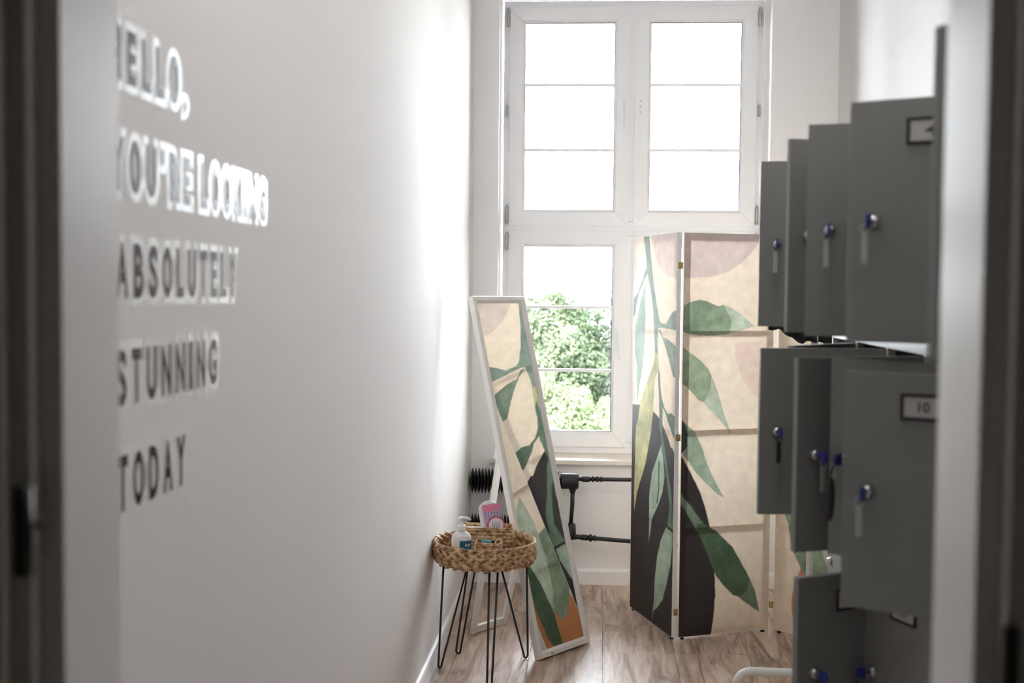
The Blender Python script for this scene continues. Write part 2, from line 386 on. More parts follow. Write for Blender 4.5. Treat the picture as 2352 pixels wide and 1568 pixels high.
# ------------------------------------------------------------------ window
wn = empty('window_1', (0, WY, 0), WD, 'tall white four-sash window in the end wall', 'window', kind='structure')
V0 = .22   # room face of the frame
def ring(bm, u0, u1, z0, z1, wd, v0, v1):
    box(bm, u0, u1, v0, v1, z0, z0+wd); box(bm, u0, u1, v0, v1, z1-wd, z1)
    box(bm, u0, u0+wd, v0, v1, z0+wd, z1-wd); box(bm, u1-wd, u1, v0, v1, z0+wd, z1-wd)
bm = B(); ring(bm, UL+.008, UR-.004, .6305, 2.960, .057, V0, V0+.07); finish('frame', bm, UPVC, wn, .003)
bm = B(); box(bm, UL+.060, UR-.056, V0+.002, V0+.07, 1.763, 1.835); finish('transom', bm, UPVC, wn, .004)
bm = B(); box(bm, .120, .192, V0+.001, V0+.069, .689, 1.762); box(bm, .120, .192, V0+.001, V0+.069, 1.836, 2.908); finish('mullion', bm, UPVC, wn, .004)
def miter_frame(bm, u0, u1, z0, z1, g, v0, v1, bevel=.012):
    """sash frame built of four mitred rails; outer u0..u1,z0..z1; glass opening inset g"""
    o = [(u0, z0), (u1, z0), (u1, z1), (u0, z1)]; i_ = [(u0+g, z0+g), (u1-g, z0+g), (u1-g, z1-g), (u0+g, z1-g)]
    m_ = [(u0+g-bevel, z0+g-bevel), (u1-g+bevel, z0+g-bevel), (u1-g+bevel, z1-g+bevel), (u0+g-bevel, z1-g+bevel)]
    e = .0004
    for k in range(4):
        q = (k+1) % 4
        def V(p, v): return bm.verts.new((p[0], v, p[1]))
        A, Bq, C, D, E_, F = o[k], o[q], m_[q], m_[k], i_[q], i_[k]
        d = Vector((Bq[0]-A[0], Bq[1]-A[1])).normalized()*e
        sh = lambda p, s_: (p[0]+d[0]*s_, p[1]+d[1]*s_)
        A, Bq, C, D, E_, F = sh(A, 1), sh(Bq, -1), sh(C, -1), sh(D, 1), sh(E_, -1), sh(F, 1)
        fr = [V(A, v0), V(Bq, v0), V(C, v0), V(E_, v0+.012), V(F, v0+.012), V(D, v0)]
        bk = [V(A, v1), V(Bq, v1), V(E_, v1), V(F, v1)]
        bm.faces.new((fr[0], fr[1], fr[2], fr[5])); bm.faces.new((fr[5], fr[2], fr[3], fr[4]))
        bm.faces.new((fr[4], fr[3], bk[2], bk[3])); bm.faces.new((fr[0], fr[1], bk[1], bk[0])); bm.faces.new(bk)
        bm.faces.new((fr[0], fr[5], fr[4], bk[3], bk[0])); bm.faces.new((fr[1], fr[2], fr[3], bk[2], bk[1]))
sashes = [(-.475, .143, 1.813, 2.927, (2.533, 2.201), 'r', 1), (.169, .785, 1.813, 2.927, (2.533, 2.201), 'l', 0),
          (-.475, .143, .668, 1.784, (1.391, 1.063), 'r', 1), (.169, .785, .668, 1.784, (1.391, 1.063), 'l', 0)]
for (u0, u1, z0, z1, bars, side, hasH) in sashes:
    bm = B(); miter_frame(bm, u0, u1, z0, z1, .078, V0-.018, V0+.055); ring(bm, u0+.004, u1-.004, z0+.004, z1-.004, .064, V0-.002, V0+.050); sh_ = finish('sash', bm, UPVC, wn, .0012)
    g = .078
    bm = B(); ring(bm, u0+g-.003, u1-g+.003, z0+g-.003, z1-g+.003, .006, V0-.003, V0+.004); finish('gasket', bm, GASKET, sh_)
    bm = B(); box(bm, u0+g-.004, u1-g+.004, V0+.006, V0+.010, z0+g-.004, z1-g+.004); finish('pane', bm, GLASS, sh_)
    for zb in bars:
        bm = B(); box(bm, u0+g, u1-g, V0+.011, V0+.024, zb-.0075, zb+.0075); finish('glazing_bar', bm, UPVC, sh_, .002)
        bm = B(); box(bm, u0+g, u1-g, V0-.004, V0+.0055, zb-.0075, zb+.0075); finish('glazing_bar', bm, UPVC, sh_, .002)
    uh = (u1-.036) if side == 'r' else (u0+.036); zc = (z0+z1)/2 + (.03 if z0 > 1 else 0)
    vf = V0-.018
    if hasH:
        bm = B(); box(bm, uh-.014, uh+.014, vf-.008, vf-.0002, zc-.005, zc+.075)
        box(bm, uh-.009, uh+.009, vf-.040, vf-.0078, zc+.028, zc+.046)
        tube(bm, [(uh, vf-.040, zc+.046), (uh, vf-.044, zc+.02), (uh, vf-.042, zc-.10)], [.010, .0095, .008], 10)
        finish('handle', bm, UPVC, sh_, .001)
    else:
        for dz, r in ((.028, .0045), (0, .006), (-.028, .0045)):
            bm = B(); lathe(bm, [(r, 0), (r, .0015)], 12, Matrix.Translation((uh-.008, vf, zc+.02+dz)) @ Matrix.Rotation(PI/2, 4, 'X')); finish('screw_hole', bm, STEEL, sh_)
    ue = u0-.010 if side == 'r' else u1+.010
    for zz, hh in ((z1-.055, .042), (z0+.055, .045)):
        bm = B(); tube(bm, [(ue, V0-.022, zz-hh), (ue, V0-.022, zz+hh)], .0075, 10); box(bm, ue-.010, ue+.008, V0-.012, V0-.0005, zz-hh+.004, zz+hh-.004)
        tube(bm, [(ue, V0-.022, zz+hh), (ue, V0-.022, zz+hh+.006)], .005, 8); finish('hinge', bm, STEEL, sh_)
    if z0 > 1:
        bm = B(); tube(bm, [(ue+(.004 if side=='l' else -.004), V0-.010, zc-.03), (ue+(.004 if side=='l' else -.004), V0-.010, zc+.03)], .005, 8); finish('latch', bm, STEEL, sh_)
bm = B(); box(bm, UL-.03, UR+.03, -.030, .0, .6065, .630); box(bm, UL+.001, UR-.001, -.0005, .30, .6065, .630); finish('window_sill', bm, STONE, wn, .003)

# ------------------------------------------------------------------ ribbed pipe radiators under the window
def fin_mesh(R):
    bm = B(); M = Matrix.Rotation(PI/2, 4, 'Y')
    lathe(bm, [(.020, -.0035), (.032, -.0062), (.046, -.0050), (R, -.0009), (R, .0009), (.046, .0050), (.032, .0062), (.020, .0035)], 28, M)
    bmesh.ops.recalc_face_normals(bm, faces=bm.faces); me = bpy.data.meshes.new('fin'); bm.to_mesh(me); bm.free(); me.materials.append(BLACK); return me
FIN = fin_mesh(.062)
def radiator(z, u0, u1, cap, label):
    r = empty('ribbed_radiator', (0, WY, 0), WD, label, 'radiator', 'black ribbed pipe radiators under the window')
    v = -.105
    bm = B(); tube(bm, [(u0, v, z), (u1, v, z)], .022, 16); finish('pipe_core', bm, BLACK, r)
    k = 0; u = u0 + .010
    while u < u1 - .004:
        o = bpy.data.objects.new('fin', FIN); COL.objects.link(o); o.parent = r; o.location = (u, v, z); o.rotation_euler = (k*.7, 0, 0); u += .0163; k += 1
    for uu in (u0+.02, u1-.03):
        bm = B(); box(bm, uu-.006, uu+.006, v, -.0005, z-.030, z-.020); finish('wall_bracket', bm, BLACK, r)
    bm = B(); M = Matrix.Translation((u1, v, z+.006)) @ Matrix.Rotation(PI/2, 4, 'Y')
    lathe(bm, [(.030, -.004), (.038, 0), (.0395, .004), (.0395, .080), (.037, .084), (.030, .086)], 28, M); finish('end_cap', bm, BLACK, r)
    return r
r1 = radiator(.532, -.634, -.184, True, 'upper black ribbed radiator pipe, joined to the box-shaped cap right of the mirror')
v = -.105
bm = B()
tube(bm, [(-.098, v, .548), (-.082, v, .548)], .010, 12); tube(bm, [(-.082, v, .548), (-.080, v, .548), (-.046, v, .548), (-.044, v, .548)], [.011, .014, .014, .011], 14)
tube(bm, [(-.044, v, .548), (-.034, v, .549), (-.032, v, .549), (-.024, v, .549), (-.022, v, .549)], [.010, .010, .015, .015, .010], 12)
blob(bm, (-.006, v, .549), (.014, .014, .014), None, 12, 8); tube(bm, [(-.006, v-.003, .549), (-.006, v-.021, .549)], .007, 10)
tube(bm, [(.008, v, .549), (.010, v, .549), (.016, v, .549), (.018, v, .549)], [.010, .014, .014, .0105], 12)
tube(bm, [(-.024, v, .549), (.02, v, .549), (.75, v, .553)], .0098, 12); finish('supply_pipe', bm, BLACK, r1)
bm = B(); tube(bm, [(-.127, v, .500), (-.128, v, .42), (-.134, v, .325)], .0102, 12); tube(bm, [(-.127, v, .496), (-.127, v, .478)], [.018, .011], 14)
finish('down_pipe', bm, BLACK, r1)
r2 = radiator(.303, -.634, -.245, True, 'lower black ribbed radiator pipe behind the tray table')
bm = B()
tube(bm, [(-.155, v, .300), (-.125, v, .282)], .012, 12)
tube(bm, [(-.133, v, .328), (-.133, v, .322), (-.128, v, .262), (-.122, v, .252)], [.015, .022, .021, .017], 16)
tube(bm, [(-.128, v, .262), (-.100, v, .260), (-.085, v, .259), (-.083, v, .259), (-.052, v, .257), (-.050, v, .257), (-.044, v, .256)], [.017, .012, .011, .014, .014, .011, .011], 14)
tube(bm, [(-.046, v, .257), (-.044, v, .257), (-.030, v, .256), (-.028, v, .256)], [.011, .018, .018, .011], 12); tube(bm, [(-.022, v, .256), (-.020, v, .256), (-.012, v, .255), (-.010, v, .255)], [.011, .015, .015, .011], 12)
tube(bm, [(-.05, v, .257), (-.01, v, .255), (.75, v, .205)], .0105, 12); finish('return_pipe', bm, BLACK, r2)

# ------------------------------------------------------------------ folding screen
exec_art = None
C = dict(base=srgb(238,222,201), mauve=srgb(212,194,187), pink=srgb(228,203,188), black=srgb(52,46,45), stem=srgb(128,150,134), green2=srgb(124,148,122),
         teal=srgb(138,164,144), grey=srgb(128,140,132), yellow=srgb(186,184,112), stem2=srgb(92,120,94), beige=srgb(224,208,188), mint=srgb(158,182,156),
         dkline=srgb(60,88,68), leaf=srgb(134,158,124), pale=srgb(180,196,168), leaf2=srgb(146,166,128), dark=srgb(52,74,58), leaf3=srgb(152,174,144),
         stem3=srgb(112,136,104), deep=srgb(72,100,68), leaf4=srgb(110,136,106), orange=srgb(200,134,86))
for k_ in ('stem','green2','teal','stem2','mint','leaf','pale','leaf2','dark','leaf3','stem3','deep','leaf4','yellow'):
    c_ = C[k_]; g_ = .3*c_[0]+.6*c_[1]+.1*c_[2]; C[k_] = tuple(.76*v_+.24*g_ for v_ in c_[:3]) + (1,)
ART=[
(1,'mauve',[(0.168,1.804),(0.682,1.773),(0.692,1.52),(0.448,1.534),(0.362,1.55),(0.303,1.579),(0.241,1.637)],1),
(1,'black',[(-0.059,0.951),(-0.017,0.954),(0.09,0.962),(0.186,0.958),(0.255,0.948),(0.316,0.93),(0.369,0.895),(0.406,0.866),(0.472,0.812),(0.571,0.746),(0.609,-0.202),(-0.074,-0.442),(-0.128,0.943)],0),
(1,'stem',[(0.111,1.725),(0.176,1.722),(0.209,1.606),(0.241,1.502),(0.278,1.411),(0.314,1.349),(0.337,1.337),(0.387,1.339),(0.422,1.369),(0.456,1.39),(0.517,1.404),(0.521,1.312),(0.48,1.314),(0.395,1.317),(0.315,1.32),(0.293,1.314),(0.293,1.246),(0.301,1.195),(0.265,1.193),(0.259,1.244),(0.248,1.319),(0.238,1.387),(0.204,1.485),(0.15,1.572),(0.152,1.607)],0),
(1,'green2',[(0.316,1.312),(0.354,1.277),(0.404,1.274),(0.482,1.25),(0.524,1.241),(0.529,1.11),(0.467,1.117),(0.429,1.175),(0.384,1.234),(0.339,1.282),(0.297,1.309)],0),
(1,'teal',[(0.132,1.514),(0.11,1.467),(0.065,1.396),(0.027,1.323),(0.017,1.245),(0.024,1.185),(0.047,1.151),(0.05,1.067),(0.062,0.967),(0.079,1.04),(0.116,1.126),(0.136,1.221),(0.147,1.339),(0.144,1.456)],0),
(1,'grey',[(-0.077,1.418),(-0.027,1.43),(0.046,1.467),(0.146,1.578),(0.159,1.555),(0.062,1.467),(0.024,1.395),(0.017,1.365),(0.001,1.365),(-0.005,1.304),(-0.025,1.201),(-0.068,1.186)],0),
(1,'yellow',[(0.265,1.205),(0.301,1.207),(0.324,1.111),(0.298,1.127),(0.272,1.102),(0.259,1.055),(0.255,0.951),(0.229,0.849),(0.24,0.879),(0.205,0.788),(0.169,0.702),(0.112,0.619),(0.074,0.56),(0.037,0.455),(0.033,0.553),(0.039,0.667),(0.041,0.781),(0.048,0.857),(0.069,0.889),(0.09,0.957),(0.136,1.021),(0.203,1.103),(0.247,1.152)],0),
(1,'stem2',[(0.303,1.138),(0.324,1.111),(0.333,1.061),(0.35,1.012),(0.38,0.975),(0.417,0.956),(0.459,0.961),(0.508,0.944),(0.563,0.945),(0.566,0.864),(0.484,0.859),(0.426,0.913),(0.381,0.953),(0.359,0.95),(0.36,0.855),(0.372,0.838),(0.402,0.772),(0.431,0.699),(0.469,0.629),(0.481,0.561),(0.511,0.47),(0.431,0.475),(0.449,0.569),(0.424,0.649),(0.4,0.715),(0.35,0.8),(0.348,0.849),(0.324,0.889),(0.324,0.918),(0.318,1.003),(0.305,1.087)],0),
(1,'beige',[(0.355,0.978),(0.395,0.954),(0.426,0.907),(0.442,0.866),(0.434,0.86),(0.471,0.816),(0.457,0.815),(0.416,0.858),(0.388,0.883)],0),
(1,'mint',[(0.349,0.814),(0.311,0.759),(0.248,0.677),(0.222,0.586),(0.221,0.527),(0.222,0.41),(0.22,0.358),(0.241,0.407),(0.252,0.46),(0.274,0.493),(0.319,0.538),(0.372,0.612),(0.392,0.686),(0.375,0.754)],0),
(1,'mint',[(0.417,0.468),(0.362,0.403),(0.319,0.315),(0.295,0.201),(0.293,0.12),(0.265,0.007),(0.287,0.068),(0.327,0.093),(0.39,0.146),(0.432,0.228),(0.47,0.315),(0.487,0.409),(0.485,0.458)],0),
(1,'dkline',[(0.321,0.739),(0.334,0.737),(0.335,0.62),(0.319,0.552),(0.304,0.55),(0.324,0.618)],0),
(2,'mauve',[(-0.121,1.778),(0.378,1.793),(0.364,1.707),(0.351,1.684),(0.317,1.644),(0.273,1.603),(0.204,1.56),(0.129,1.539),(0.024,1.533),(-0.044,1.534),(-0.117,1.541)],0),
(2,'pink',[(0.241,1.257),(0.25,1.189),(0.277,1.114),(0.316,1.062),(0.369,1.015),(0.428,0.979),(0.422,1.268)],1),
(2,'black',[(-0.07,0.893),(-0.022,0.813),(0.012,0.77),(0.052,0.7),(0.091,0.628),(0.12,0.55),(0.141,0.472),(0.159,0.344),(0.17,0.238),(0.17,0.167),(0.164,0.076),(0.153,0.006),(0.152,-0.036),(-0.05,-0.019)],0),
(2,'leaf',[(-0.054,1.378),(-0.02,1.397),(0.007,1.42),(0.038,1.434),(0.075,1.442),(0.106,1.437),(0.131,1.427),(0.163,1.416),(0.188,1.421),(0.204,1.393),(0.227,1.359),(0.222,1.303),(0.197,1.296),(0.134,1.291),(0.071,1.293),(0.022,1.3),(-0.019,1.314),(-0.053,1.32)],0),
(2,'pale',[(0.188,1.421),(0.226,1.41),(0.284,1.371),(0.336,1.331),(0.285,1.317),(0.241,1.305),(0.222,1.303),(0.227,1.359),(0.204,1.393)],0),
(2,'leaf2',[(-0.052,1.281),(-0.018,1.253),(0.01,1.236),(0.048,1.21),(0.086,1.185),(0.124,1.145),(0.137,1.116),(0.132,1.06),(0.102,1.009),(0.076,1.021),(0.038,1.061),(0.001,1.09),(-0.015,1.104),(-0.049,1.136)],0),
(2,'pale',[(0.137,1.116),(0.15,1.093),(0.17,1.042),(0.197,0.962),(0.234,0.87),(0.218,0.887),(0.179,0.934),(0.127,0.981),(0.102,1.009),(0.132,1.06)],0),
(2,'dark',[(-0.046,0.951),(-0.018,0.945),(0.003,0.936),(0.022,0.915),(0.041,0.898),(0.03,0.874),(0.027,0.818),(0.004,0.795),(-0.015,0.813),(-0.023,0.841),(-0.065,0.856)],0),
(2,'leaf3',[(0.016,0.921),(0.054,0.892),(0.073,0.87),(0.041,0.887),(0.072,0.865),(0.095,0.823),(0.112,0.774),(0.136,0.717),(0.168,0.66),(0.204,0.599),(0.169,0.618),(0.122,0.662),(0.075,0.706),(0.043,0.748),(0.008,0.791),(0.027,0.818),(0.03,0.874)],0),
(2,'stem3',[(-0.062,0.683),(-0.02,0.654),(-0.004,0.633),(0.015,0.604),(0.046,0.575),(0.078,0.531),(0.117,0.487),(0.079,0.461),(0.048,0.512),(0.016,0.562),(-0.007,0.584),(-0.061,0.621)],0),
(2,'deep',[(0.079,0.489),(0.109,0.495),(0.14,0.475),(0.172,0.456),(0.212,0.419),(0.252,0.381),(0.292,0.315),(0.333,0.248),(0.35,0.204),(0.303,0.157),(0.256,0.175),(0.208,0.221),(0.176,0.259),(0.155,0.302),(0.131,0.36),(0.103,0.418),(0.079,0.461)],0),
(2,'leaf4',[(0.333,0.248),(0.367,0.174),(0.386,0.09),(0.32,0.135),(0.288,0.159),(0.326,0.191)],0),
(3,'orange',[(0.105,-0.02),(0.092,0.06),(0.081,0.12),(0.083,0.18),(0.105,0.26),(0.15,0.38),(0.21,0.5),(0.28,0.55),(0.36,0.48),(0.44,0.42),(0.44,-0.02)],0),
(3,'leaf',[(0.017,0.597),(0.04,0.53),(0.059,0.48),(0.068,0.434),(0.077,0.379),(0.106,0.326),(0.133,0.274),(0.193,0.209),(0.241,0.199),(0.297,0.282),(0.272,0.518),(0.174,0.635),(0.075,0.661)],0),
(3,'mauve',[(-0.048,1.761),(0.019,1.424),(0.115,1.536),(0.206,1.79)],0),
(3,'pale',[(0.2,0.86),(0.26,0.8),(0.31,0.68),(0.33,0.52),(0.31,0.36),(0.27,0.26),(0.22,0.36),(0.18,0.52),(0.17,0.7)],0),
(3,'deep',[(0.33,0.56),(0.37,0.46),(0.4,0.3),(0.39,0.14),(0.345,0.02),(0.3,0.1),(0.28,0.24),(0.29,0.4)],0),
(3,'leaf2',[(0.22,1.32),(0.26,1.22),(0.3,1.05),(0.31,0.9),(0.28,0.72),(0.25,0.88),(0.215,1.05),(0.2,1.2)],0),
]

def inside(U, Z, poly):
    r = np.zeros(U.shape, bool); n = len(poly); j = n-1
    for i in range(n):
        (xi, yi), (xj, yj) = poly[i], poly[j]
        if yi != yj:
            r ^= ((yi > Z) != (yj > Z)) & (U < (xj-xi)*(Z-yi)/(yj-yi)+xi)
        j = i
    return r
def fbm(U, Z, s, seed):
    rg = np.random.RandomState(seed); o = 0
    for k in range(7):
        a = rg.rand()*6.28; f = s*(1.6**k); o = o + np.sin((U*math.cos(a)+Z*math.sin(a))*f + rg.rand()*6 + 1.5*np.sin((U*math.sin(a)-Z*math.cos(a))*f*.7))/(1.35**k)
    return o/3.2
def canvas(name, idx, width, z0, z1, parent, v):
    step = .0029; nu = int(width/step)+1; nz = int((z1-z0)/step)+1
    u = np.linspace(0, width, nu); z = np.linspace(z0, z1, nz); U, Z = np.meshgrid(u, z)
    col = np.empty(U.shape+(4,)); col[:] = C['base']
    Uw = U + .0012*fbm(U, Z, 90, 3); Zw = Z + .0012*fbm(U, Z, 90, 4)
    n = fbm(U, Z, 22, idx); n2 = fbm(U, Z, 60, idx+9); n3 = np.random.RandomState(idx).normal(size=U.shape)
    for p, c, poly, soft in ART:
        if p != idx: continue
        acc = sum(inside(Uw+du, Zw+dz, poly).astype(float) for du, dz in ((-.001,-.001),(.001,-.001),(-.001,.001),(.001,.001)))/4
        cc = np.array(C[c])
        if c in ('black', 'beige', 'orange', 'pink', 'mauve'): k = 1 + .03*n
        else: k = 1 + .26*n + .16*n2 + .08*n3
        cc = np.clip(cc[None, None, :]*k[..., None], 0, 1)
        if soft: acc = acc*.8
        # pigment gathers along the edge of a watercolour stroke
        if c not in ('black', 'beige', 'orange', 'pink', 'mauve', 'dkline'):
            e = sum(inside(Uw+du, Zw+dz, poly).astype(float) for du, dz in ((-.005,0),(.005,0),(0,-.005),(0,.005)))/4
            cc = cc*(1-.25*(1-e))[..., None]
        col = col*(1-acc[..., None]) + cc*acc[..., None]
    col[..., 3] = 1
    verts = np.stack([U.ravel(), np.full(U.size, v), Z.ravel()], 1)
    i = np.arange((nz-1)*(nu-1)); a = (i//(nu-1))*nu + i % (nu-1)
    faces = np.stack([a, a+1, a+nu+1, a+nu], 1)
    me = bpy.data.meshes.new(name); me.vertices.add(len(verts)); me.vertices.foreach_set('co', verts.ravel())
    me.loops.add(faces.size); me.loops.foreach_set('vertex_index', faces.ravel()); me.polygons.add(len(faces))
    me.polygons.foreach_set('loop_start', np.arange(0, faces.size, 4)); me.update(calc_edges=True)
    at = me.color_attributes.new('print', 'FLOAT_COLOR', 'POINT'); at.data.foreach_set('color', col.reshape(-1, 4).ravel())
    me.materials.append(CANVAS); o = bpy.data.objects.new(name, me); COL.objects.link(o); o.parent = parent; return o
scr = empty('folding_screen', (.33, 4.80, 0), 0, 'folding screen printed with green watercolour leaves, standing before the window', 'folding screen')
PP = {1: ((.154,5.265),(.318,4.800)), 2: ((.347,4.806),(.745,4.969)), 3: ((.768,4.964),(1.125,4.727))}
ZB, ZT = .012, 1.722
for idx, ((ax, ay), (bx_, by)) in PP.items():
    wd = math.hypot(bx_-ax, by-ay); a = math.atan2(by-ay, bx_-ax)
    off = Vector((ax-.33, ay-4.80, 0))
    cv = canvas('canvas', idx, wd, ZB, ZT, scr, 0.0); cv.location = off; cv.rotation_euler = (0, 0, a)
    cv.scale = (1, 1, 1)
    bm = B()
    for (x0, x1, y0, y1) in ((.001, .031, ZB+.001, ZT-.001), (wd-.031, wd-.001, ZB+.001, ZT-.001)): box(bm, x0, x1, .0012, .018, y0, y1)
    for zz in (ZB+.001, .454, .868, 1.287, ZT-.031): box(bm, .031, wd-.031, .0013, .018, zz, zz+(.030 if zz in (ZB+.001, ZT-.031) else .024))
    finish('panel_frame', bm, WOODF, scr, loc=off, rot=(0, 0, a))
    # paper strip covering the edges of the panel
    bm = B()
    box(bm, -.0006, .0004, -.0004, .0195, ZB, ZT); box(bm, wd-.0004, wd+.0006, -.0004, .0195, ZB, ZT); box(bm, 0, wd, -.0002, .0195, ZT-.0002, ZT+.0012); box(bm, 0, wd, -.0002, .0195, ZB-.0012, ZB+.0002)
    finish('edge_tape', bm, WPLASTIC, scr, loc=off, rot=(0, 0, a))
    for fx in (.022, wd-.022):
        bm = B(); lathe(bm, [(.009, 0), (.008, ZB-.0012)], 12, Matrix.Translation((fx, .010, 0))); finish('foot', bm, FOOT, scr, loc=off, rot=(0, 0, a))
for (hx, hy), rz in (((.3325, 4.806), .2), ((.7565, 4.970), -.1)):
    for hz in (.12, .862, 1.585):
        bm = B(); tube(bm, [(0, -.002, -.015), (0, -.002, .015)], .0028, 8)
        for sg in (-1, 1):
            box(bm, min(sg*.003, sg*.0095), max(sg*.003, sg*.0095), -.0035, -.0020, -.014, .014)
            lathe(bm, [(.002, 0), (.0025, .0008)], 8, Matrix.Translation((sg*.0064, -.0042, .008)) @ Matrix.Rotation(PI/2, 4, 'X'))
        finish('brass_hinge', bm, BRASS, scr, loc=(hx-.33, hy-4.80, hz), rot=(0, 0, rz))

# ------------------------------------------------------------------ standing mirror, leaning back on its easel
BLc, BRc = Vector((-.221, 4.461, 0)), Vector((-.021, 4.719, 0))
tdir = (BRc-BLc).normalized(); mw = (BRc-BLc).length; ndir = Vector((tdir.y, -tdir.x, 0))
lean = math.atan2(.39, 1.443); ML = 1.495
mir = empty('standing_mirror', BLc + Vector((0, 0, .0074)), math.atan2(tdir.y, tdir.x), 'tall narrow standing mirror in a white frame, leaning back on its easel', 'mirror')
# local frame: x along the bottom edge, -y towards the viewer, then lean about x
Ml = Matrix.Rotation(-lean, 4, 'X') @ Matrix.Translation((0, 0, 0))
def rail(name, x0, x1, z0, z1):
    bm = B(); box(bm, x0, x1, .0, .028, z0, z1, Ml); return finish(name, bm, MFRAME, mir, .004)
fw = .030
bm = B()
o_ = [(0, 0), (mw, 0), (mw, ML), (0, ML)]; i_ = [(fw, fw), (mw-fw, fw), (mw-fw, ML-fw), (fw, ML-fw)]
for k, nm in enumerate(('frame_rail', 'frame_stile', 'frame_rail', 'frame_stile')):
    q = (k+1) % 4; bm = B()
    def V(p, y): return bm.verts.new(Ml @ Vector((p[0], y, p[1])))
    lerp = lambda a, b, t: (a[0]+(b[0]-a[0])*t, a[1]+(b[1]-a[1])*t)
    secs = []
    for A, I in ((o_[k], i_[k]), (o_[q], i_[q])):
        secs.append([V(A, .028), V(A, .003), V(lerp(A, I, .12), 0), V(lerp(A, I, .62), 0), V(lerp(A, I, .8), .004), V(I, .008), V(I, .028)])
    n_ = 7
    for j in range(n_): bm.faces.new((secs[0][j], secs[0][(j+1) % n_], secs[1][(j+1) % n_], secs[1][j]))
    bm.faces.new(secs[0]); bm.faces.new(secs[1]); finish(nm, bm, MFRAME, mir)
bm = B(); box(bm, fw-.004, mw-fw+.004, .0095, .0125, fw-.004, ML-fw+.004, Ml); finish('mirror_glass', bm, MIRROR, mir)
bm = B(); box(bm, fw-.002, mw-fw+.002, .014, .020, fw-.002, ML-fw+.002, Ml); finish('back_board', bm, MFRAME, mir)
for xx in (.075,):
    bm = B(); lathe(bm, [(.003, 0), (.0035, .001)], 10, Ml @ Matrix.Translation((xx, -.0002, .010)) @ Matrix.Rotation(PI/2, 4, 'X')); finish('screw', bm, DARKM, mir)
# easel: two legs joined by a foot bar, hinged to the back of the mirror
zt = .842; top = Ml @ Vector((0, .043, zt))
def bar(name, P, Q, a, b, bev=.002):
    P, Q = Vector(P), Vector(Q); d = (Q-P); L = d.length; d.normalize(); x = Vector((1, 0, 0)); x = (x-d*x.dot(d)).normalized(); y = d.cross(x)
    M = Matrix((( x.x, y.x, d.x, P.x), (x.y, y.y, d.y, P.y), (x.z, y.z, d.z, P.z), (0, 0, 0, 1)))
    bm = B(); box(bm, -a/2, a/2, -b/2, b/2, 0, L, M); return finish(name, bm, MFRAME, mir, bev)
fy = .452
La, Lb = (.040, top.y, top.z), (.082, fy, -.0066); Ra, Rb = (mw-.040, top.y, top.z), (mw-.052, fy, -.0066)
bar('easel_leg', Lb, La, .026, .018); bar('easel_leg', Rb, Ra, .026, .018)
dl = (Vector(La)-Vector(Lb)).normalized()
p1 = Vector(Lb)+dl*.020; p2 = Vector(Rb)+(Vector(Ra)-Vector(Rb)).normalized()*.020
bm = B(); sl = Matrix.Translation((0, p1.y, p1.z)) @ Matrix.Rotation(math.atan2(fy-top.y, top.z), 4, 'X')
box(bm, p1.x+.012, p2.x-.012, -.0085, .0085, -.017, .017, sl); finish('easel_foot_bar', bm, MFRAME, mir, .002)
for xx in (.018, mw-.018):
    bm = B(); M = Ml @ Matrix.Translation((xx, .040, zt)); box(bm, -.004, .004, -.012, .012, -.030, .024, M @ Matrix.Rotation(.5, 4, 'X'))
    lathe(bm, [(.003, -.006), (.003, .006)], 10, M @ Matrix.Translation((0, 0, .012)) @ Matrix.Rotation(PI/2, 4, 'Y')); finish('easel_hinge', bm, TRIM, mir, .001)

# ------------------------------------------------------------------ tray table
TC = Vector((-.437, 4.370, 0)); TZ0, TZ1, TR = .428, .505, .193
tb = empty('tray_table', TC, 0, 'round wicker tray table on black hairpin legs beside the left wall', 'side table')
def braid_row(R, z, n, phase, h, tilt):
    bm = B()
    for k in range(n):
        a = 2*PI*(k+phase)/n; c = Vector((R*math.cos(a), R*math.sin(a), z))
        t = Vector((-math.sin(a), math.cos(a), 0)); r = Vector((math.cos(a), math.sin(a), 0)); zz = Vector((0, 0, 1))
        jt = tilt + random.uniform(-.10, .10)
        ax = t*math.cos(jt) + zz*math.sin(jt) + r*.10; ax.normalize(); bz = r; by_ = bz.cross(ax).normalized(); bz = ax.cross(by_)
        M = Matrix((ax, by_, bz)).transposed()
        ln = 2*PI*R/n*random.uniform(.72, .84)
        blob(bm, c+r*random.uniform(-.001, .002)+zz*random.uniform(-.001, .001), (ln, h*random.uniform(.85, 1.1), .0098), M, 8, 7)
    o = finish('braid_row', bm, WICK, tb); return o
rows = [(TR-.006, .4350, .5), (TR-.001, .4495, -.5), (TR, .4650, .52), (TR, .4800, -.5), (TR-.002, .4935, .45)]
for i, (R_, z_, tl) in enumerate(rows): braid_row(R_, z_, 28, .5*(i % 2), .0105, tl)
bm = B(); tube(bm, [(TR*math.cos(2*PI*k/64)*1.005, TR*math.sin(2*PI*k/64)*1.005, TZ1-.002+.0012*math.sin(k*1.7)) for k in range(65)], .0045, 8, cap=False); finish('rim_wrap', bm, WICK, tb)
bm = B(); lathe(bm, [(.170, .4285), (.184, .4285), (.186, .434), (.184, .437), (.181, .437), (.181, .4345), (.02, .4345)], 48)
lathe(bm, [(TR-.0025, .434), (TR-.0008, .434), (TR-.0008, .498), (TR-.0025, .498)], 48, closed=True)
for i in range(-11, 12):           # wicker floor: parallel ropes
    y = i*.0155; L_ = math.sqrt(max(.0001, .180**2-y*y))
    n_ = max(2, int(L_*2/.028))
    for k in range(n_): blob(bm, (-L_+(k+.5)*2*L_/n_, y, .4335), (.017, .0085, .006), Matrix.Rotation(random.uniform(-.2, .2), 3, 'Z'), 6, 4)
bm.faces.ensure_lookup_table(); o = finish('tray_floor', bm, WICK, tb)
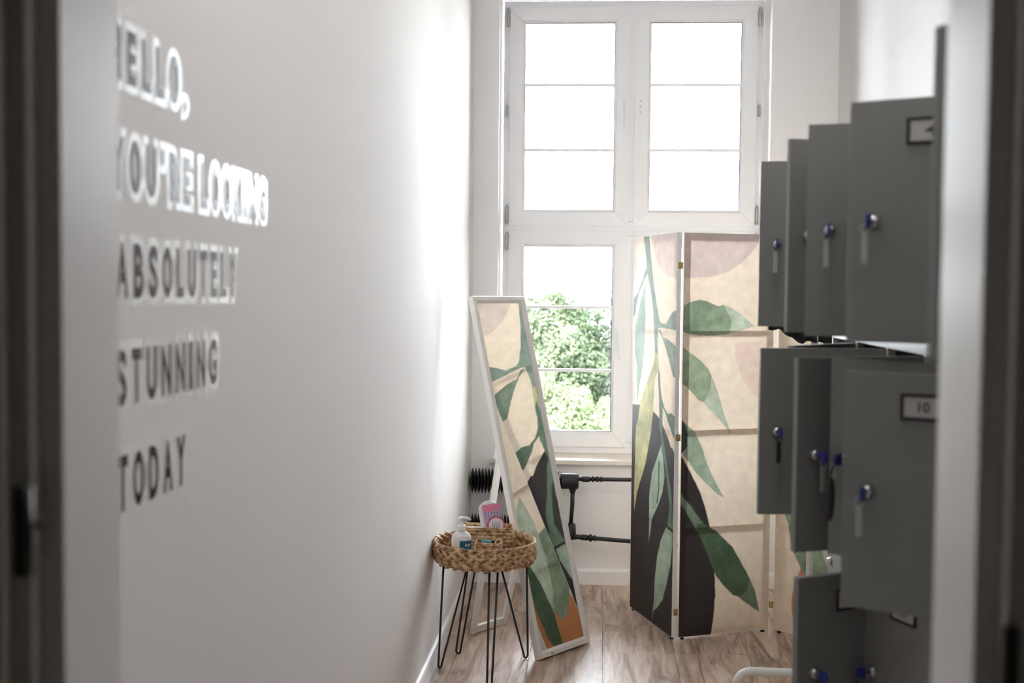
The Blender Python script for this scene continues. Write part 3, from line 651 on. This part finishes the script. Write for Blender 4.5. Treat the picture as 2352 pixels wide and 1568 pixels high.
bm = B(); lathe(bm, [(.150, .4215), (.172, .4215), (.172, .4283), (.150, .4283)], 40, closed=True); finish('leg_ring', bm, ROD, tb)
def hairpin(f, a, b):
    f, a, b = Vector(f), Vector(a), Vector(b)
    d1 = (a-f).normalized(); d2 = (b-f).normalized(); s_ = (d1+d2).normalized()
    f0 = f + Vector((0, 0, .0055)); pts = [a]
    w = .011; side = (d1-d2); side = side.normalized() if side.length > 1e-4 else Vector((1,0,0))
    for k in range(9):
        th = PI*k/8; pts.append(f0 + Vector((0, 0, w)) + side*w*math.cos(th)*.8 - Vector((0, 0, w))*math.sin(th))
    pts.append(b); bm = B(); tube(bm, pts, .0042, 8)
    for p in (a, b): box(bm, p.x-.012, p.x+.012, p.y-.008, p.y+.008, .4255, .4280, None)
    finish('hairpin_leg', bm, ROD, tb)
def rel(x, y, z): return (x-TC.x, y-TC.y, z)
hairpin(rel(-.605, 4.335, 0), rel(-.590, 4.315, .427), rel(-.500, 4.425, .427))
hairpin(rel(-.280, 4.492, 0), rel(-.276, 4.415, .427), rel(-.377, 4.345, .427))
hairpin(rel(-.556, 4.515, 0), rel(-.510, 4.525, .427), rel(-.477, 4.525, .427))
hairpin(rel(-.393, 4.143, 0), rel(-.404, 4.225, .427), rel(-.372, 4.225, .427))

# rectangular woven baskets standing on the tray
FZ = .4405
def basket(name, pts, z0, z1, label, strands, r, divider=None, rim=.0035):
    c = sum((Vector(p) for p in pts), Vector((0, 0)))/4
    root = empty(name, (c.x, c.y, z0), 0, label, 'basket')
    q = [Vector((p[0]-c.x, p[1]-c.y, 0)) for p in pts]; hgt = z1-z0
    sides = [(q[i], q[(i+1) % 4]) for i in range(4)]
    if divider: sides.append(divider(q))
    for si, (a, b) in enumerate(sides):
        d = (b-a); L = d.length; d = d.normalized(); n_ = Vector((-d.y, d.x, 0)); bm = B()
        hh = hgt if si < 4 else hgt*.99
        rr = hh/(2*strands)
        for k in range(strands):
            m = max(2, int(L/(.020)))
            for j in range(m):
                x = (j+.5+.35*(k % 2))*L/m
                if x > L: continue
                M = Matrix((d, n_, Vector((0, 0, 1)))).transposed() @ Matrix.Rotation(random.uniform(-.25, .25), 3, 'Y')
                blob(bm, a+d*min(max(x, .006), L-.006)+Vector((0, 0, (k+.5)*2*rr)), (L/m*.72, r, rr*1.25), M, 6, 4)
        box(bm, 0, 0, 0, 0, 0, 0) if False else None
        M = Matrix.Translation(a) @ Matrix((d, n_, Vector((0, 0, 1)))).transposed().to_4x4()
        box(bm, 0, L, -r*.5, r*.5, .001, hh-.002, M)
        finish('woven_side' if si < 4 else 'divider', bm, WICK, root)
    bm = B(); tube(bm, [q[0]+Vector((0,0,hgt)), q[1]+Vector((0,0,hgt)), q[2]+Vector((0,0,hgt)), q[3]+Vector((0,0,hgt)), q[0]+Vector((0,0,hgt))], rim, 7, cap=False)
    for p in q: tube(bm, [p, p+Vector((0, 0, hgt+.002))], rim*1.2, 7)
    finish('rim', bm, WICK, root)
    bm = B(); fv = [bm.verts.new(p*.97+Vector((0, 0, h))) for h in (0.0005, .004) for p in q]
    bm.faces.new(fv[:4]); bm.faces.new(fv[4:])
    for k in range(4): bm.faces.new((fv[k], fv[(k+1) % 4], fv[4+(k+1) % 4], fv[4+k]))
    finish('base', bm, WICK, root)
    return root
basket('large_basket', [(-.545, 4.402), (-.330, 4.402), (-.340, 4.492), (-.552, 4.492)], FZ, .542, 'larger rectangular woven basket at the back of the round tray', 7, .0045)
basket('small_basket', [(-.464, 4.262), (-.368, 4.264), (-.368, 4.362), (-.464, 4.360)], FZ, .512, 'small square woven basket in front of the larger basket on the tray', 5, .004,
       divider=lambda q: (q[0]*.0+Vector((.026, q[0].y+.004, 0)), Vector((.026, q[2].y-.004, 0))), rim=.003)
# hair scrunchies in the small basket
bm = B()
for k in range(22):
    a = 2*PI*k/22; c = Vector((.016*math.cos(a), .010*math.sin(a), .006*math.sin(2*a)))
    blob(bm, c, (.0035, .0065, .011), Matrix.Rotation(a, 3, 'Z') @ Matrix.Rotation(.5*math.sin(k*2.3), 3, 'X'), 6, 5)
for k in range(9): tube(bm, [(-.010+.003*k, -.008, -.004), (-.012+.003*k, -.013, .002+.001*(k % 3)), (-.013+.0035*k, -.006, .012), (-.004+.001*k, .002, .015)], .0014, 5)
o = finish('scrunchie', bm, TEALC, None, loc=(-.424, 4.298, .507), rot=(.3, .3, .2)); tag(o, 'pale teal scrunchie on top of the small basket', 'scrunchie')
bm = B()
for k in range(20):
    a = 2*PI*k/20; blob(bm, (.018*math.cos(a), .014*math.sin(a), 0), (.006, .008, .008), Matrix.Rotation(a, 3, 'Z'), 6, 5)
o = finish('scrunchie', bm, BLACKC, None, loc=(-.396, 4.316, .498), rot=(.2, .25, 0)); tag(o, 'black scrunchie beside the teal one in the small basket', 'scrunchie')

# pump bottle
bt = empty('pump_bottle', (-.517, 4.272, FZ), 0, 'white pump bottle with a teal label on the tray', 'bottle')
bm = B(); lathe(bm, [(.028, 0), (.036, .003), (.038, .010), (.038, .086), (.0365, .098), (.031, .108), (.021, .114), (.016, .117), (.0155, .121)], 36, None, 0, 1, .72); finish('body', bm, WPLASTIC, bt)
bm = B(); lathe(bm, [(.0165, .1195), (.0168, .1215), (.0165, .138), (.014, .140), (.009, .142), (.0085, .160), (.0095, .161)], 28); finish('collar', bm, WPLASTIC, bt)
bm = B(); lathe(bm, [(.004, .155), (.012, .161), (.0125, .168), (.009, .171), (.002, .1715)], 20); tube(bm, [(0, 0, .167), (.018, -.004, .168), (.030, -.007, .166), (.037, -.009, .161)], [.006, .0055, .0045, .0035], 8); finish('pump_nozzle', bm, WPLASTIC, bt)
def patch(bm, a0, a1, z0, z1, R=.0384, sy=.72, mi=0, n=10):
    rows_ = []
    for z in (z0, z1): rows_.append([bm.verts.new((R*math.cos(a0+(a1-a0)*k/n), R*sy*math.sin(a0+(a1-a0)*k/n), z)) for k in range(n+1)])
    for k in range(n):
        f = bm.faces.new((rows_[0][k], rows_[0][k+1], rows_[1][k+1], rows_[1][k])); f.material_index = mi; f.smooth = True
bm = B(); patch(bm, math.radians(-95), math.radians(25), .012, .084)
for a_ in (-62, -48, -34): patch(bm, math.radians(a_), math.radians(a_+8), .062, .072, .0387, .72, 1, 3)
for z_ in (.030, .036, .050): patch(bm, math.radians(-64), math.radians(-22), z_, z_+.002, .0387, .72, 2, 5)
finish('label', bm, [TEALLAB, WPLASTIC, plain('label_small_print', (.05, .16, .24, 1), .5, noise=.1)], bt)

# pink sanitary pack with a round card, standing in the large basket
def rounded(bm, w_, h_, d0, d1, rt, M, mi=0, rb=.004):
    pts = []
    for cx_, cz_, a0, r_ in ((w_/2-rt, h_-rt, 0, rt), (-w_/2+rt, h_-rt, PI/2, rt), (-w_/2+rb, rb, PI, rb), (w_/2-rb, rb, 1.5*PI, rb)):
        for k in range(9): pts.append((cx_+r_*math.cos(a0+PI/2*k/8), cz_+r_*math.sin(a0+PI/2*k/8)))
    f0 = [bm.verts.new(M @ Vector((x, d0, z))) for x, z in pts]; f1 = [bm.verts.new(M @ Vector((x, d1, z))) for x, z in pts]
    a = bm.faces.new(f0); b = bm.faces.new(f1); a.material_index = mi; b.material_index = mi
    for k in range(len(pts)):
        f = bm.faces.new((f0[k], f0[(k+1) % len(pts)], f1[(k+1) % len(pts)], f1[k])); f.material_index = mi
pk = empty('pink_pack', (-.397, 4.450, FZ+.006), math.radians(8), 'pink and white card pack with a round emblem, standing in the larger basket', 'package')
T = Matrix.Rotation(math.radians(-9), 4, 'Y') @ Matrix.Rotation(math.radians(-6), 4, 'X')
bm = B(); rounded(bm, .080, .196, .002, .014, .038, T @ Matrix.Translation((-.008, 0, 0)), rb=.010); finish('white_back', bm, WPLASTIC, pk, .002)
bm = B(); rounded(bm, .072, .183, -.004, .0016, .004, T @ Matrix.Translation((.004, 0, 0))); finish('card', bm, LILAC, pk)
bm = B(); rounded(bm, .072, .029, -.0046, -.0041, .003, T @ Matrix.Translation((.004, 0, .1535))); finish('pink_band', bm, PINK, pk)
bm = B()
for i in range(6):
    for j in range(3):
        x = -.026+i*.0115+.004; z = .147-j*.0105
        f = [bm.verts.new(T @ Vector((x+a_, -.0045, z+b_))) for a_, b_ in ((0, -.0045), (.0022, 0), (0, .0045), (-.0022, 0))]; bm.faces.new(f)
finish('small_pattern', bm, NAVYP, pk)
def disc(bm, r0, r1, c, y, mi, M, n=36, a0=0, a1=2*PI):
    for k in range(n):
        p = []
        for rr, kk in ((r0, k), (r1, k), (r1, k+1), (r0, k+1)):
            th = a0+(a1-a0)*kk/n; p.append(bm.verts.new(M @ Vector((c[0]+rr*math.cos(th), y, c[1]+rr*math.sin(th)))))
        f = bm.faces.new(p); f.material_index = mi
bm = B(); disc(bm, .0001, .029, (.012, .098), -.0046, 0, T); disc(bm, .029, .0355, (.012, .098), -.0048, 1, T, 36, -.9, PI+.9)
for k in range(5): 
    x0 = -.002+k*.007; f = [bm.verts.new(T @ Vector(p)) for p in ((x0, -.005, .084), (x0+.002, -.005, .084), (x0+.002, -.005, .112-(k % 2)*.006), (x0, -.005, .112-(k % 2)*.006))]; ff = bm.faces.new(f); ff.material_index = 2
finish('round_emblem', bm, [WPLASTIC, HOTPINK, NAVYP], pk)
bm = B(); box(bm, -.045, .045, -.030, .030, 0, .088); o = finish('tissue_packet', bm, WPLASTIC, None, .006, loc=(-.490, 4.446, FZ+.006), rot=(0, 0, .03)); tag(o, 'flat white packet lying in the larger basket behind the bottle', 'packet')

# ------------------------------------------------------------------ lockers along the right wall
LX0, LX1 = .660, 1.140; PITCH = .31; Y0 = 1.13; NC = 7; LW = .290
TIERS = [(1.392, 1.782), (.957, 1.347), (.522, .912), (.087, .477)]
lk = empty('locker_bank', (LX0, Y0, 0), 0, 'bank of grey metal lockers along the right wall, many doors standing open', 'lockers')
bm = B(); Lh = NC*PITCH; dp = LX1-LX0
t_ = .004
box(bm, .002, dp, 0, t_, .05, 1.806); box(bm, .002, dp, Lh-t_, Lh, .05, 1.806); box(bm, .002, dp, t_, Lh-t_, 1.802, 1.806); box(bm, dp-.004, dp, t_, Lh-t_, .05, 1.802)
for x_ in (.02, dp-.05):
    for y_ in (.02, Lh/2-.02, Lh-.05): box(bm, x_, x_+.03, y_, y_+.03, 0, .05)
finish('carcass', bm, LBODY, lk)
bm = B()
for c in range(NC+1):
    y = c*PITCH; a, b = (max(0, y-.010), min(Lh, y+.010)); box(bm, 0, .018, a, b, .05, 1.806)
for z0, z1 in ((1.782, 1.806), (1.347, 1.392), (.912, .957), (.477, .522), (.05, .087)):
    for c in range(NC): box(bm, .0005, .0185, c*PITCH+.0102, (c+1)*PITCH-.0102, z0+.0005, z1-.0005)
finish('face_frame', bm, LBODY, lk, .001)
bm = B()
for c in range(1, NC): box(bm, .019, dp-.005, c*PITCH-.0015, c*PITCH+.0015, .052, 1.80)
for z0, z1 in TIERS: box(bm, .019, dp-.005, .005, Lh-.005, z0-.012, z0-.009)
finish('partition', bm, LIN, lk)
def locker_door(col, tier, phi, bluekey=True, keydark=False, ring=0):
    z0, z1 = TIERS[tier]; z0 += .0015; z1 -= .0015; h = z1-z0; yh = col*PITCH + .0115
    # local: hinge at origin, x along the door (closed = +y world), outer face at -y local
    rz = PI/2 + math.radians(phi)
    bm = B(); T_ = .016
    box(bm, 0, LW, 0, .0012, 0, h); box(bm, 0, .0015, .0012, T_, 0, h); box(bm, LW-.0015, LW, .0012, T_, 0, h)
    box(bm, .0015, LW-.0015, .0012, T_, 0, .0015); box(bm, .0015, LW-.0015, .0012, T_, h-.0015, h)
    box(bm, .0015, .014, T_-.001, T_, .0015, h-.0015); box(bm, LW-.014, LW-.0015, T_-.001, T_, .0015, h-.0015)
    d = finish('door', bm, LDOOR, lk, .0022)
    # the outer face looks to -x when closed; local +y must point into the locker (+x world) -> mirror
    d.location = (-.0175 + .017, yh, z0); d.rotation_euler = (0, 0, rz); d.scale = (1, -1, 1)
    # parts in door space (outer face at y = 0 looks along -y)
    xl = LW-.040; zl = h*.5
    bm = B(); R_ = Matrix.Rotation(PI/2, 4, 'X')
    lathe(bm, [(.0115, 0), (.0115, .002), (.0095, .006), (.0085, .010), (.003, .0105)], 20, Matrix.Translation((xl, -.0001, zl)) @ R_); finish('lock', bm, STEEL, d)
    if bluekey:
        bm = B(); tube(bm, [(xl, -.010, zl), (xl, -.022, zl)], .0022, 6)
        box(bm, xl-.0030, xl+.0030, -.040, -.022, zl-.011, zl+.011)
        box(bm, xl-.0022, xl+.0022, -.044, -.038, zl-.007, zl+.007); finish('key', bm, BLUE, d, .002)
        bm = B(); kx = xl+.004; tube(bm, [(kx+.007*math.cos(2*PI*k/14), -.038+.007*math.sin(2*PI*k/14)*.4, zl-.012+.007*math.sin(2*PI*k/14)) for k in range(15)], .0009, 5, cap=False)
        box(bm, kx-.005, kx+.005, -.0385, -.0365, zl-.068, zl-.018); finish('key_tag', bm, BLACKP if keydark else LBODY, d, .002)
    bm = B(); cx_, cz_ = LW*.5+.020, h-.052
    for a in ((cx_-.036, cx_+.036, cz_+.016, cz_+.021), (cx_-.036, cx_+.036, cz_-.021, cz_-.016), (cx_-.036, cx_-.031, cz_-.016, cz_+.016), (cx_+.031, cx_+.036, cz_-.016, cz_+.016)):
        box(bm, a[0], a[1], -.004, -.0002, a[2], a[3])
    f_ = finish('label_holder', bm, BLACKP, d, .0008)
    bm = B(); box(bm, cx_-.031, cx_+.031, -.0022, -.0004, cz_-.016, cz_+.016); finish('label_card', bm, PAPER, d)
    num = NUMS.get((col, tier))
    if num: glyph('label_number', num, PRINTK, d, (cx_-.009, -.0026, cz_-.0085), .018, .017)
    if ring:
        bm = B(); tube(bm, [(xl+.004, -.040, zl-.012), (xl+.006, -.046, zl-.030)], .002, 6)
        blob(bm, (xl+.006, -.046, zl-.075), (.010, .008, .046), None, 10, 8)
        finish('key_fob', bm, BLACKP, d)
    bm = B()
    for zz in (.05, h-.05): tube(bm, [(-.001, .001, zz-.018), (-.001, .001, zz+.018)], .003, 8)
    finish('hinge', bm, LBODY, d)
    return d
def text_mesh(ch, bold=.0):
    cu = bpy.data.curves.new('t', 'FONT'); cu.body = ch; cu.size = 1.0; cu.offset = bold; cu.resolution_u = 5
    o = bpy.data.objects.new('t', cu); COL.objects.link(o); dg = bpy.context.evaluated_depsgraph_get(); dg.update()
    me = bpy.data.meshes.new_from_object(o.evaluated_get(dg)); bpy.data.objects.remove(o); bpy.data.curves.remove(cu)
    v = np.array([tuple(p.co) for p in me.vertices]); f = [tuple(p.vertices) for p in me.polygons]; bpy.data.meshes.remove(me); return v, f
def glyph(name, ch, mat, parent, org, wd, ht, bold=.02):
    """text in the x-z plane facing -y, fitted to wd x ht from org"""
    v, f = text_mesh(ch, bold); lo, hi = v.min(0), v.max(0)
    P_ = [(org[0]+wd-(p[0]-lo[0])/(hi[0]-lo[0])*wd, org[1], org[2]+(p[1]-lo[1])/(hi[1]-lo[1])*ht) for p in v]
    me = bpy.data.meshes.new(name); me.from_pydata(P_, [], f); me.materials.append(mat); o = bpy.data.objects.new(name, me); COL.objects.link(o); o.parent = parent; return o
NUMS = {(2, 0): '4', (2, 1): '10', (1, 0): '2', (3, 0): '6', (3, 1): '12', (3, 2): '18', (5, 0): '8', (5, 1): '16'}
# columns counted from the doorway; angle 0 = shut
OPEN = {(1,0): 110.5, (2,0): 63.7, (3,0): 78, (4,0): 101, (5,0): 84, (6,0): 138,
        (2,1): 63.5, (3,1): 45, (4,1): 112, (5,1): 96, (6,1): 138, (3,2): 24.5, (4,2): 115}
for c in range(NC):
    for t in range(4):
        phi = OPEN.get((c, t), 0)
        locker_door(c, t, phi, bluekey=(c, t) in OPEN or (t < 3 and c < 4), keydark=(c, t) in ((5,1), (3,2), (4,2)), ring=(c, t) == (3, 1))

# ------------------------------------------------------------------ white tube clothes rack behind the lockers, with a black garment
rk = empty('clothes_rack', (.735, 3.98, 0), 0, 'white tube clothes rack standing between the lockers and the screen', 'clothes rack')
def arcpts(c, r, a0, a1, ax1, ax2, n=8): return [Vector(c)+Vector(ax1)*r*math.cos(a0+(a1-a0)*k/n)+Vector(ax2)*r*math.sin(a0+(a1-a0)*k/n) for k in range(n+1)]
X_, Z_ = (1,0,0), (0,0,1)
bm = B(); zb = .150; r_ = .050
tube(bm, [(-.243, 0, .0)] + arcpts((-.243+r_, 0, zb-r_), r_, PI, PI/2, X_, Z_) + arcpts((.300-r_, 0, zb-r_), r_, PI/2, 0, X_, Z_) + [(.300, 0, 0)], .0150, 14); finish('base_hoop', bm, TUBEW, rk)
bm = B(); tube(bm, [(0, 0, zb), (.002, 0, 1.62)], .0125, 12); finish('post', bm, TUBEW, rk)
bm = B(); tube(bm, [(-.13, .0, 1.62), (.34, .0, 1.62)], .0125, 12); finish('hanging_bar', bm, TUBEW, rk)
gm = empty('black_garment', (.700, 3.980, 1.33), 0, 'black garment hanging on the rack, its ragged hem showing under the open doors', 'clothing')
bm = B(); nx_, nz_ = 60, 12
def hem(x): 
    return 1.345 - (x-.585)*.30 + .010*math.sin((x-.58)*46) - .004*math.sin(x*130)
G = []
for j in range(nz_+1):
    row = []
    for i in range(nx_+1):
        t = i/nx_; x = .578+.247*t; zt_ = 1.575-.10*abs(t-.5)**1.5; zb_ = hem(x); z = zb_+(zt_-zb_)*j/nz_
        row.append((x-.700, .012*math.sin(t*38+j*.1)*(1-j/nz_*.6)-.004, z-1.33))
    G.append(row)
fr = [[bm.verts.new((p[0], p[1]-.010, p[2])) for p in r] for r in G]; bk = [[bm.verts.new((p[0], p[1]+.012, p[2])) for p in r] for r in G]
for j in range(nz_):
    for i in range(nx_):
        for S_ in (fr, bk):
            f = bm.faces.new((S_[j][i], S_[j][i+1], S_[j+1][i+1], S_[j+1][i])); f.smooth = True
for i in range(nx_): bm.faces.new((fr[0][i], fr[0][i+1], bk[0][i+1], bk[0][i])); bm.faces.new((fr[-1][i], fr[-1][i+1], bk[-1][i+1], bk[-1][i]))
for j in range(nz_): bm.faces.new((fr[j][0], fr[j+1][0], bk[j+1][0], bk[j][0])); bm.faces.new((fr[j][-1], fr[j+1][-1], bk[j+1][-1], bk[j][-1]))
finish('cloth', bm, BLACKC, gm)
bm = B(); tube(bm, [(-.11, .001, .215), (0, .001, .248), (.11, .001, .215)], .004, 8); tube(bm, [(0, .001, .248)] + [Vector((.016*math.sin(a), .001, .290-.016*math.cos(a)+.0145)) for a in np.linspace(.2, 4.2, 10)], .0018, 6); finish('hanger', bm, DARKM, gm)

# ------------------------------------------------------------------ wall lettering (vinyl stickers on the left wall)
GW = {'I': .42, "'": .38, ',': .42, 'L': .80, 'E': .82, 'T': .88, 'Y': .95, 'A': 1.0, 'O': 1.02, 'U': .98, 'N': 1.02, 'G': 1.0, 'S': .90, 'B': .95, 'D': .98, 'H': 1.0, 'R': .96, 'K': .95}
def lettering(words, zb_, zt_, label):
    root = empty('wall_lettering', (XL, words[0][1], zb_), 0, label, 'lettering')
    y00 = words[0][1]
    for text, ya, yb in words:
        tot = sum(GW[c] for c in text) + .50*(len(text)-1); k = (yb-ya)/tot; y = ya
        for ch in text:
            wd = GW[ch]*k; h = zt_-zb_; z0 = 0.0; hh = h
            if ch == "'": z0 = h*.68; hh = h*.32; wd *= .75
            if ch == ',': z0 = -h*.12; hh = h*.30; wd *= .75
            for nm, mat, bold, gx, pad in (('film_backing', HALO, .075, .0004, .0115), ('letter', INK, .032, .0010, 0)):
                v, f = text_mesh(ch, bold); lo_, hi_ = v.min(0), v.max(0)
                P_ = [(gx, (y-y00)-pad+(p[0]-lo_[0])/(hi_[0]-lo_[0])*(wd+2*pad), z0-pad+(p[1]-lo_[1])/(hi_[1]-lo_[1])*(hh+2*pad)) for p in v]
                me = bpy.data.meshes.new(nm); me.from_pydata(P_, [], f); me.materials.append(mat); o = bpy.data.objects.new(nm, me); COL.objects.link(o); o.parent = root
            y += wd if ch not in "'," else GW[ch]*k
            y += .50*k
lettering([('HELLO,', 1.445, 1.728)], 1.746, 1.818, 'HELLO, topmost line of the dark lettering on the left wall')
lettering([("YOU'RE", 1.455, 1.740), ('LOOKING', 1.785, 2.138)], 1.600, 1.673, "YOU'RE LOOKING, second line of the lettering on the left wall")
lettering([('ABSOLUTELY', 1.465, 1.962)], 1.457, 1.532, 'ABSOLUTELY, third line of the lettering on the left wall')
lettering([('STUNNING', 1.461, 1.858)], 1.312, 1.388, 'STUNNING, fourth line of the lettering on the left wall')
lettering([('TODAY', 1.465, 1.712)], 1.168, 1.245, 'TODAY, lowest line of the lettering on the left wall')

# ------------------------------------------------------------------ spider plant on the sill behind the mirror
sp = empty('spider_plant', (-.452, 5.80, .6305), 0, 'spider plant on the window sill behind the standing mirror', 'plant')
bm = B(); lathe(bm, [(.045, 0), (.055, .004), (.070, .115), (.074, .118), (.074, .130), (.066, .130), (.064, .118), (.01, .117)], 24); finish('pot', bm, TERRA, sp)
bm = B(); lathe(bm, [(.001, .1175), (.0635, .1175), (.0635, .122), (.001, .123)], 20); finish('soil', bm, SOIL, sp)
for k in range(26):
    a = random.uniform(0, 2*PI); L_ = random.uniform(.09, .15); up = random.uniform(.15, .40); bm = B(); prev = None
    if k < 5: a = random.uniform(-.5, .3); L_ = random.uniform(.12, .17); up = random.uniform(.50, .60)
    for j in range(11):
        t = j/10; rr = L_*t; z = .118+up*math.sin(t*2.2)/1.0 - .18*t**3; wv = .0055*math.sin(PI*min(1, t*.93+.07))+.0004
        c = Vector((rr*math.cos(a), rr*math.sin(a)*.55, z)); sd = Vector((-math.sin(a), math.cos(a), 0))*wv
        q = [bm.verts.new(c-sd), bm.verts.new(c-Vector((0,0,wv*.5))), bm.verts.new(c+sd)]
        if prev:
            for i in (0, 1): f = bm.faces.new((prev[i], prev[i+1], q[i+1], q[i])); f.smooth = True
        prev = q
    finish('leaf', bm, LEAF4, sp)

# ------------------------------------------------------------------ outside: the room is on an upper floor
g = bx('ground', GRASS, (-60, 60, 6.6, 120, -7.2, -7.0)); tag(g, 'pale gravel court below the window', 'ground', kind='structure')
rs = np.random.RandomState(5)
def foliage(name, blobs, nleaf, size, mat, parent):
    """leaf cards scattered over clumps: blobs = (x,y,z,rx,ry,rz)"""
    V = []; F = []
    wts = np.array([b[3]*b[4] for b in blobs]); wts = wts/wts.sum(); k = 0
    for b, wt in zip(blobs, wts):
        n = int(nleaf*wt); d = rs.normal(size=(n, 3)); d /= np.linalg.norm(d, axis=1)[:, None]; r = rs.uniform(.62, 1.08, n)**.6
        lump = 1 + .16*np.sin(d[:, 0]*7+b[0]*3) * np.sin(d[:, 2]*8+b[2]*5)
        p = d*(r*lump)[:, None]*np.array(b[3:6])+np.array(b[:3])
        a = rs.normal(size=(n, 3)); a /= np.linalg.norm(a, axis=1)[:, None]; c = np.cross(a, d); c /= (np.linalg.norm(c, axis=1)[:, None]+1e-6); sz = size*rs.uniform(.6, 1.3, n)[:, None]
        quad = np.stack([p-a*sz, p+c*sz*.55, p+a*sz, p-c*sz*.55], 1); V.append(quad.reshape(-1, 3))
    V = np.concatenate(V); n = len(V)//4; me = bpy.data.meshes.new(name); me.vertices.add(len(V)); me.vertices.foreach_set('co', V.ravel())
    me.loops.add(len(V)); me.loops.foreach_set('vertex_index', np.arange(len(V))); me.polygons.add(n); me.polygons.foreach_set('loop_start', np.arange(0, len(V), 4)); me.update(calc_edges=True)
    me.materials.append(mat); o = bpy.data.objects.new(name, me); COL.objects.link(o); o.parent = parent; o['kind'] = 'stuff'; return o
def tree(x, y, blobs, nleaf, size, mat, label, trunk_r=.16, name='leafy_tree', top=None):
    root = empty(name, (x, y, -7.0), 0, label, 'tree', None)
    bm = B(); zt = (top if top is not None else max(b[2] for b in blobs)) 
    tube(bm, [(0, 0, 0), (.05, 0, 3), (-.05, 0, zt+7)], [trunk_r*1.3, trunk_r, trunk_r*.4], 10)
    for b in blobs[:5]: tube(bm, [(0, 0, max(1.5, (b[2]+7)*.6)), ((b[0])*.8, b[1]*.8, b[2]+7)], [trunk_r*.5, trunk_r*.12], 7)
    finish('trunk', bm, BARK, root)
    bm = B()
    for b in blobs: blob(bm, (b[0], b[1], b[2]+7), (b[3]*.72, b[4]*.72, b[5]*.72), None, 14, 10)
    co = finish('crown_core', bm, mat, root); co['kind'] = 'stuff'
    foliage('crown', [(b[0], b[1], b[2]+7, b[3], b[4], b[5]) for b in blobs], nleaf, size, mat, root)
    return root
# big mid green tree seen through the lower left sash
tree(-.75, 19.0, [(0, 0, .25, 1.1, 1.0, 1.15), (-.75, -.1, .05, .8, .8, 1.2), (.35, .1, -.2, .75, .8, 1.1), (-.2, .1, .75, .7, .7, .68), (-1.5, .3, -.3, 1.0, .9, 1.1), (.4, 0, -1.3, .9, .9, .9), (-.6, 0, -1.9, 1.5, 1.1, 1.4)],
     150000, .038, LEAF1, 'large mid green tree outside the lower window sash')
tree(-.40, 13.2, [(0, 0, -.35, .62, .7, .72), (-.50, .2, -.25, .55, .6, .80), (.48, .1, -.55, .55, .6, .70), (.1, -.1, -1.4, 1.1, .9, .9), (-1.1, .2, -.8, .8, .7, 1.0), (1.1, .3, -1.2, .8, .8, .9)],
     120000, .030, LEAF2, 'lighter yellow-green tree in front of the large one outside the window', .12)
tree(.36, 17.0, [(0, 0, 1.3, .20, .25, .65), (.02, 0, .7, .28, .3, .7), (.1, .1, -.3, .40, .5, .8), (.1, 0, 2.0, .12, .12, .4)],
     14000, .045, LEAF3, 'dark conifer at the right edge of the lower window sash', .12, 'conifer')
tree(6.2, 24.0, [(0, 0, -1.2, 2.2, 1.6, 1.8), (-1.6, 0, -1.8, 1.5, 1.2, 1.5), (1.6, .2, -1.6, 1.6, 1.4, 1.6)], 26000, .08, LEAF1, 'wide green tree far to the right outside the window', .2)
tree(-7.5, 23.0, [(0, 0, -1.0, 2.0, 1.5, 1.9), (1.6, 0, -1.9, 1.4, 1.2, 1.4), (-1.7, .2, -1.5, 1.5, 1.3, 1.6)], 26000, .08, LEAF1, 'wide green tree far to the left outside the window', .2)
hs = empty('pale_house', (-.3, 34.0, -7.0), 0, 'pale rendered house front between the trees outside the window', 'house')
bm = B(); box(bm, -.6, 9.0, 0, 6, 0, 7.5); finish('wall', bm, RENDER, hs)
bm = B()
v = [bm.verts.new(p) for p in ((-.9, -.4, 7.45), (9.3, -.4, 7.45), (9.3, 6.4, 7.45), (-.9, 6.4, 7.45), (1.5, 3, 8.2), (7, 3, 8.2))]
for f in ((0,1,5,4), (2,3,4,5), (0,4,3), (1,2,5), (0,3,2,1)): bm.faces.new([v[i] for i in f])
finish('roof', bm, RENDER, hs)
for i in range(4):
    for z in (1.2, 4.3):
        bm = B(); box(bm, 1.6+i*1.9, 2.6+i*1.9, -.04, -.002, z, z+1.5); ww = finish('window', bm, RENDER, hs)
        bm = B(); box(bm, 1.68+i*1.9, 2.52+i*1.9, -.06, -.041, z+.08, z+1.42); finish('pane', bm, PANEG, ww)
